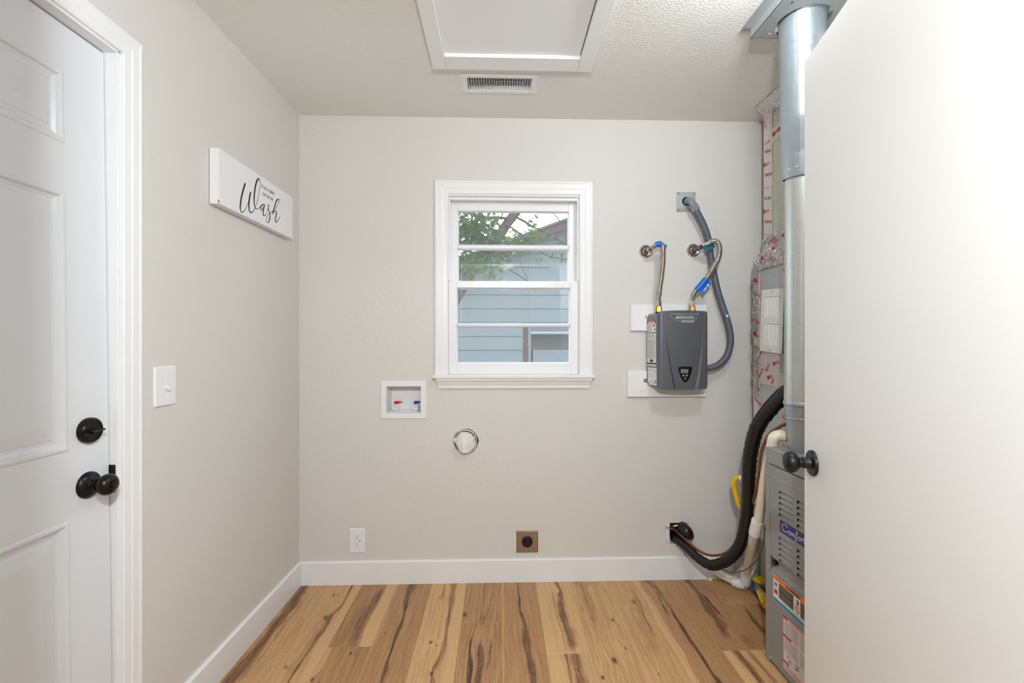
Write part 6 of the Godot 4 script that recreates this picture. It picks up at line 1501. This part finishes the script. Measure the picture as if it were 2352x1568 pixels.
func build_house() -> void:
	var t := thing("neighbour_house", "pale blue-grey lap-sided house with dark red rake board outside window", "house", Vector3(1.0, -0.3, -6.6))
	var Z := -6.6
	for k in range(-1, 20):
		var y0 := -0.0663 + 0.2 * k; var y1 := y0 + 0.2015
		for seg in [[-1.7, 0.4315], [0.4345, 6.9]]:
			if seg[0] > 0 and y0 < 1.5: continue
			var xl: float = seg[0]; var xr: float = seg[1]
			if seg[0] < 0 and y0 < 1.5: xr = 0.362
			var lim := func(y: float) -> float: return (y + 0.10 - 2.759) / 0.372 + 0.37
			var a := maxf(xl, lim.call(y0)); var b2 := maxf(xl, lim.call(y1))
			if seg[0] > 0:
				xr = minf(xr, 7.2 - (lim.call(y1) - 0.0))
			if a >= xr - 0.02: continue
			b2 = minf(b2, xr - 0.005)
			var b := mb()
			b.hexa([Vector3(a, y0 + 0.006, Z - 0.02), Vector3(xr, y0 + 0.006, Z - 0.02), Vector3(xr, y0 + 0.006, Z + 0.015), Vector3(a, y0 + 0.006, Z + 0.015), Vector3(b2, y1, Z - 0.02), Vector3(xr, y1, Z - 0.02), Vector3(xr, y1, Z + 0.002), Vector3(b2, y1, Z + 0.002)])
			part("siding_board", b, M.siding, t)
	var b := mb(); b.box(Vector3(-1.72, -0.3, Z - 0.5), Vector3(0.36, 2.0, Z - 0.03)); b.box(Vector3(0.36, 1.5, Z - 0.5), Vector3(6.9, 2.3, Z - 0.03)); b.box(Vector3(1.3, 2.2, Z - 0.5), Vector3(5.9, 3.0, Z - 0.03)); part("dark_wall_core", b, M.dark, t)  # dark core showing through the board gaps as dark lap lines
	# rake board, soffit and roof edge along the slope
	for s in [[-2.2, 3.6], [7.2 + 2.2 - 0.0, 3.6]]:
		var xa: float = s[0]; var xb: float = s[1]
		var ya := roof_y(xa if xa < 3.6 else 7.2 - xa); var yb := roof_y(3.6)
		b = mb(); b.hexa([Vector3(xa, ya - 0.14, -6.335), Vector3(xb, yb - 0.14, -6.335), Vector3(xb, yb - 0.14, -6.30), Vector3(xa, ya - 0.14, -6.30), Vector3(xa, ya - 0.03, -6.335), Vector3(xb, yb - 0.03, -6.335), Vector3(xb, yb - 0.03, -6.30), Vector3(xa, ya - 0.03, -6.30)]); part("rake_board", b, M.redwood, t)
		b = mb(); b.hexa([Vector3(xa, ya - 0.09, -6.65), Vector3(xb, yb - 0.09, -6.65), Vector3(xb, yb - 0.09, -6.33), Vector3(xa, ya - 0.09, -6.33), Vector3(xa, ya - 0.075, -6.65), Vector3(xb, yb - 0.075, -6.65), Vector3(xb, yb - 0.075, -6.33), Vector3(xa, ya - 0.075, -6.33)]); part("soffit", b, M.redwood, t)
		b = mb(); b.hexa([Vector3(xa, ya - 0.03, -11.0), Vector3(xb, yb - 0.03, -11.0), Vector3(xb, yb - 0.03, -6.27), Vector3(xa, ya - 0.03, -6.27), Vector3(xa, ya, -11.0), Vector3(xb, yb, -11.0), Vector3(xb, yb, -6.27), Vector3(xa, ya, -6.27)]); part("roof", b, M.shingle, t)
	# garden door opening at the right
	b = mb(); b.box(Vector3(0.360, -0.3, Z - 0.02), Vector3(0.4285, 1.522, Z + 0.025), 0.004); part("door_post", b, M.redpost, t, "dark red door post")
	b = mb(); b.box(Vector3(0.4285, -0.3, Z - 0.06), Vector3(0.474, 1.522, Z + 0.012), 0.003); part("door_trim", b, M.siding, t)
	b = mb(); b.box(Vector3(0.474, 1.400, Z - 0.06), Vector3(2.2, 1.522, Z + 0.002), 0.003); part("lintel", b, M.lintel, t)
	b = mb(); b.box(Vector3(0.474, 1.362, Z - 0.06), Vector3(2.2, 1.395, Z + 0.016), 0.003); part("door_trim", b, M.siding, t)
	b = mb(); b.box(Vector3(0.47, -0.3, Z - 0.30), Vector3(2.2, 1.40, Z - 0.27)); part("screen", b, M.screen, t)
	b = mb(); b.box(Vector3(0.474, 1.140, Z - 0.12), Vector3(2.2, 1.196, Z - 0.02), 0.004); part("rail", b, M.brownwood, t)
	b = mb(); b.box(Vector3(0.502, -0.3, Z - 0.08), Vector3(2.2, 1.140, Z - 0.005), 0.003); part("door_panel", b, M.siding, t)
	b = mb(); b.box(Vector3(2.2, -0.3, Z - 0.3), Vector3(6.9, 1.52, Z)); part("wall_panel", b, M.siding, t)

func leaf_mesh() -> ArrayMesh:
	var b := mb()
	var P := [Vector2(0, 0), Vector2(0.27, 0.2), Vector2(0.33, 0.45), Vector2(0.22, 0.76), Vector2(0, 1.0)]
	for i in 4:
		for s in [-1.0, 1.0]:
			var a := Vector3(0, P[i].y, 0.0); var c := Vector3(0, P[i + 1].y, 0.0 if i < 3 else -0.05)
			var d := Vector3(P[i].x * s, P[i].y, 0.07 if P[i].x > 0 else 0.0); var e := Vector3(P[i + 1].x * s, P[i + 1].y, 0.07 if P[i + 1].x > 0 else -0.05)
			b.flat(a, d, e, Vector3(0, 0, 1)); b.flat(a, e, c, Vector3(0, 0, 1))
	return b.commit(Transform3D())

func leaf_xf(p: Vector3, size: float) -> Transform3D:
	var bs := Basis(Vector3(0, 1, 0), rng.randf() * TAU) * Basis(Vector3(1, 0, 0), rng.randf_range(0.5, 2.6)) * Basis(Vector3(0, 1, 0), rng.randf_range(-0.8, 0.8))
	return Transform3D(bs.scaled(Vector3.ONE * size), p)

func scatter(c: Vector3, s: Vector3) -> Vector3:
	return c + Vector3(rng.randfn(), rng.randfn(), rng.randfn()) * s * 0.55

func foliage(called: String, parent: Node3D, lm: Mesh, m: Material, xs: Array) -> void:
	var mm := MultiMesh.new()
	mm.transform_format = MultiMesh.TRANSFORM_3D
	mm.mesh = lm
	mm.instance_count = xs.size()
	var inv := world_of(parent).affine_inverse()
	for i in xs.size(): mm.set_instance_transform(i, inv * xs[i])
	var o := MultiMeshInstance3D.new()
	o.multimesh = mm
	o.material_override = m
	o.set_meta("kind", "stuff")
	put(o, called, parent)

func build_tree() -> void:
	var t := thing("tree", "leaning grey-brown tree with broad green leaves just outside window", "tree", Vector3(-1.15, -0.3, -4.3))
	var b := mb()
	b.tube(spline([Vector3(-1.15, -0.35, -4.25), Vector3(-1.0, 0.5, -4.3), Vector3(-0.72, 1.20, -4.35), Vector3(-0.481, 1.551, -4.4), Vector3(-0.364, 1.741, -4.4), Vector3(-0.275, 1.906, -4.45), Vector3(-0.192, 2.043, -4.5), Vector3(-0.075, 2.170, -4.5), Vector3(0.012, 2.318, -4.55), Vector3(0.100, 2.469, -4.6), Vector3(0.200, 2.601, -4.6), Vector3(0.34, 2.80, -4.6), Vector3(0.6, 3.3, -4.6), Vector3(0.75, 4.0, -4.6)], 0.05), 0.047, 14)
	part("trunk", b, M.bark, t)
	for r in [
		[[Vector3(0.15, 2.53, -4.6), Vector3(0.25, 2.47, -4.55), Vector3(0.346, 2.395, -4.5), Vector3(0.495, 2.30, -4.4), Vector3(0.654, 2.179, -4.3), Vector3(0.76, 2.09, -4.25)], 0.011],
		[[Vector3(0.06, 2.42, -4.55), Vector3(0.118, 2.395, -4.5), Vector3(0.233, 2.285, -4.4), Vector3(0.323, 2.177, -4.3), Vector3(0.36, 2.12, -4.28)], 0.008],
		[[Vector3(-0.18, 2.06, -4.45), Vector3(-0.05, 2.03, -4.3), Vector3(0.021, 1.985, -4.2), Vector3(0.14, 1.895, -4.15), Vector3(0.257, 1.812, -4.1), Vector3(0.30, 1.78, -4.1)], 0.007],
		[[Vector3(0.20, 1.99, -4.15), Vector3(0.215, 1.94, -4.14), Vector3(0.262, 1.83, -4.1)], 0.0035],
		[[Vector3(-0.50, 1.80, -4.38), Vector3(-0.389, 1.917, -4.4), Vector3(-0.30, 2.02, -4.45), Vector3(-0.26, 2.2, -4.4), Vector3(-0.25, 2.5, -4.35)], 0.009],
		[[Vector3(0.10, 2.50, -4.58), Vector3(0.0, 2.485, -4.5), Vector3(-0.16, 2.48, -4.45), Vector3(-0.4, 2.55, -4.4), Vector3(-0.7, 2.7, -4.4)], 0.014],
		[[Vector3(0.02, 2.47, -4.5), Vector3(0.06, 2.55, -4.4), Vector3(0.10, 2.66, -4.4)], 0.006],
		[[Vector3(0.40, 2.70, -4.5), Vector3(0.52, 2.52, -4.4), Vector3(0.60, 2.40, -4.35), Vector3(0.64, 2.25, -4.3), Vector3(0.66, 2.1, -4.3)], 0.005],
		[[Vector3(0.35, 2.14, -4.3), Vector3(0.45, 2.07, -4.25), Vector3(0.56, 2.03, -4.2), Vector3(0.68, 2.02, -4.2)], 0.0045]]:
		b = mb(); b.tube(spline(r[0], 0.03), r[1], 8); part("branch", b, M.bark if r[1] > 0.015 else M.twig, t)
	var lm := leaf_mesh()
	var greens := [M.leaf_a, M.leaf_b, M.leaf_c, M.leaf_d]
	# leaves that can be told apart, one by one: [centre, spread, count, size]
	for c in [[Vector3(-0.06, 1.985, -4.2), Vector3(0.14, 0.045, 0.1), 42, 0.068], [Vector3(-0.07, 1.860, -4.1), Vector3(0.12, 0.03, 0.1), 17, 0.068], [Vector3(0.331, 2.262, -4.35), Vector3(0.13, 0.05, 0.1), 64, 0.058], [Vector3(0.35, 2.418, -4.4), Vector3(0.065, 0.025, 0.05), 10, 0.072],
			[Vector3(0.610, 2.205, -4.3), Vector3(0.04, 0.05, 0.06), 14, 0.045], [Vector3(0.549, 2.045, -4.2), Vector3(0.11, 0.04, 0.06), 26, 0.042], [Vector3(0.10, 2.085, -4.3), Vector3(0.09, 0.03, 0.06), 14, 0.058], [Vector3(0.375, 2.0, -4.2), Vector3(0.025, 0.03, 0.04), 7, 0.036], [Vector3(0.10, 2.215, -4.4), Vector3(0.17, 0.035, 0.1), 56, 0.066], [Vector3(-0.30, 2.0, -4.25), Vector3(0.11, 0.12, 0.1), 50, 0.064]]:
		for i in c[2]:
			var o := MeshInstance3D.new()
			o.mesh = lm
			o.material_override = greens[rng.randi() % 4]
			put(o, "leaf", t)
			o.transform = world_of(t).affine_inverse() * leaf_xf(scatter(c[0], c[1]), c[3] * rng.randf_range(0.75, 1.2))
	# the crown behind and above, too dense to count
	for g in 3:
		var xs := []
		for c in [[Vector3(-0.24, 2.34, -4.5), Vector3(0.21, 0.16, 0.3), 270, 0.070], [Vector3(-0.34, 2.0, -4.5), Vector3(0.13, 0.13, 0.2), 80, 0.066], [Vector3(-0.9, 2.8, -4.4), Vector3(0.6, 0.7, 0.6), 500, 0.07], [Vector3(-0.1, 3.3, -4.6), Vector3(0.9, 0.45, 0.9), 500, 0.07], [Vector3(0.9, 3.9, -4.8), Vector3(0.8, 0.6, 0.8), 400, 0.07]]:
			for i in int(c[2] / (2.0 if g else 1.2)): 
				var p := scatter(c[0], c[1])
				if p.x > 0.12 and p.y < 2.75 and p.y > 2.3: continue
				xs.append(leaf_xf(p, c[3] * rng.randf_range(0.75, 1.2)))
		foliage("foliage", t, lm, greens[g], xs)
	# brighter tree further off
	t = thing("far_tree", "bright yellow-green tree showing behind the rake of the house", "tree", Vector3(0.2, -0.3, -12.5))
	b = mb(); b.tube(spline([Vector3(0.2, -0.3, -12.5), Vector3(0.3, 2.0, -12.5), Vector3(0.5, 3.9, -12.5)], 0.2), 0.11, 10); part("trunk", b, M.bark, t)
	var ys := []
	for i in 1400: ys.append(leaf_xf(scatter(Vector3(0.35, 3.55, -12.5), Vector3(0.75, 0.55, 0.6)), 0.13 * rng.randf_range(0.7, 1.2)))
	foliage("foliage", t, lm, M.leaf_d, ys)
	# low plant under the window
	t = thing("garden_shrub", "low green shrub whose top peeps over the window's bottom rail", "shrub", Vector3(-0.21, -0.3, -2.95))
	b = mb()
	for i in 6: b.tube([Vector3(-0.21 + 0.01 * i, -0.3, -2.95), Vector3(-0.28 + 0.03 * i, 1.08, -2.95 + 0.02 * (i % 3))], 0.006, 6)
	part("stem", b, M.twig, t)
	ys = []
	for i in 260: ys.append(leaf_xf(Vector3(-0.21, 0, -2.95) + Vector3(rng.randfn() * 0.055, 1.075 - absf(rng.randfn()) * 0.32, rng.randfn() * 0.06), 0.036 * rng.randf_range(0.7, 1.2)))
	foliage("foliage", t, lm, M.leaf_b, ys)
	b = mb(); b.box(Vector3(-14, -0.4, -26), Vector3(14, -0.3, -2.6)); part("ground", b, M.soil, self)
	tag($ground, "bare earth yard outside beyond the back wall", "ground", "", "structure")

# ------------------------------------------------------------------ lamps
func fill_globe(p: Vector3, energy: float, c: Color, r: float) -> void:  # added fill lamp, shaped as a globe on a cord
	var t := thing("added_fill_lamp", "added fill lamp, small white globe hung in the hall just behind the camera", "fill lamp", Vector3(p.x, CH, p.z))
	var b := mb(); b.tube([Vector3(p.x, CH, p.z), Vector3(p.x, CH - 0.02, p.z)], 0.05, 24); part("canopy", b, M.white, t)
	b = mb(); b.tube([Vector3(p.x, CH - 0.02, p.z), p + Vector3(0, r, 0)], 0.003, 8); part("cord", b, M.white, t)
	b = mb(Transform3D(Basis(), p))
	var prof := []
	for i in 17: prof.append(Vector2(r * sin(PI * i / 16.0), -r * cos(PI * i / 16.0)))
	b.lathe(prof, 32)
	var glow := mat(Color(0.9, 0.9, 0.88), 0.4)
	glow.emission_enabled = true; glow.emission = c; glow.emission_energy_multiplier = 0.6
	part("bulb_globe", b, glow, t)
	var l := OmniLight3D.new()
	l.name = "lamp_light"
	l.light_energy = energy; l.light_color = c; l.light_size = r * 0.55; l.omni_range = 12.0; l.omni_attenuation = 2.0; l.shadow_enabled = true
	t.add_child(l); l.position = p - t.position

func lamp(called: String, label: String, p: Vector3, energy: float, c: Color, r: float, down: float) -> void:
	var t := thing(called, label, "ceiling lamp", p)
	var b := mb(frame_at(p, Vector3(0, -1, 0), Vector3(0, 0, -1)))
	b.lathe([Vector2(r * 1.08, 0), Vector2(r * 1.08, 0.012), Vector2(r, 0.018), Vector2(0, 0.018)], 36); part("base", b, M.white, t)
	b = mb(frame_at(p, Vector3(0, -1, 0), Vector3(0, 0, -1)))
	var prof := []
	for i in 9: prof.append(Vector2(r * cos(PI / 2 * i / 8.0), 0.018 + down * sin(PI / 2 * i / 8.0)))
	b.lathe(prof, 36)
	var glow := mat(Color(0.9, 0.9, 0.88), 0.4)
	glow.emission_enabled = true; glow.emission = c; glow.emission_energy_multiplier = 1.6
	part("bulb_dome", b, glow, t)
	var l := OmniLight3D.new()
	l.name = "lamp_light"
	l.light_energy = energy; l.light_color = c; l.light_size = r * 0.5; l.omni_range = 12.0; l.omni_attenuation = 2.0; l.shadow_enabled = true
	t.add_child(l); l.position = Vector3(0, -0.018 - down * 0.45, 0)
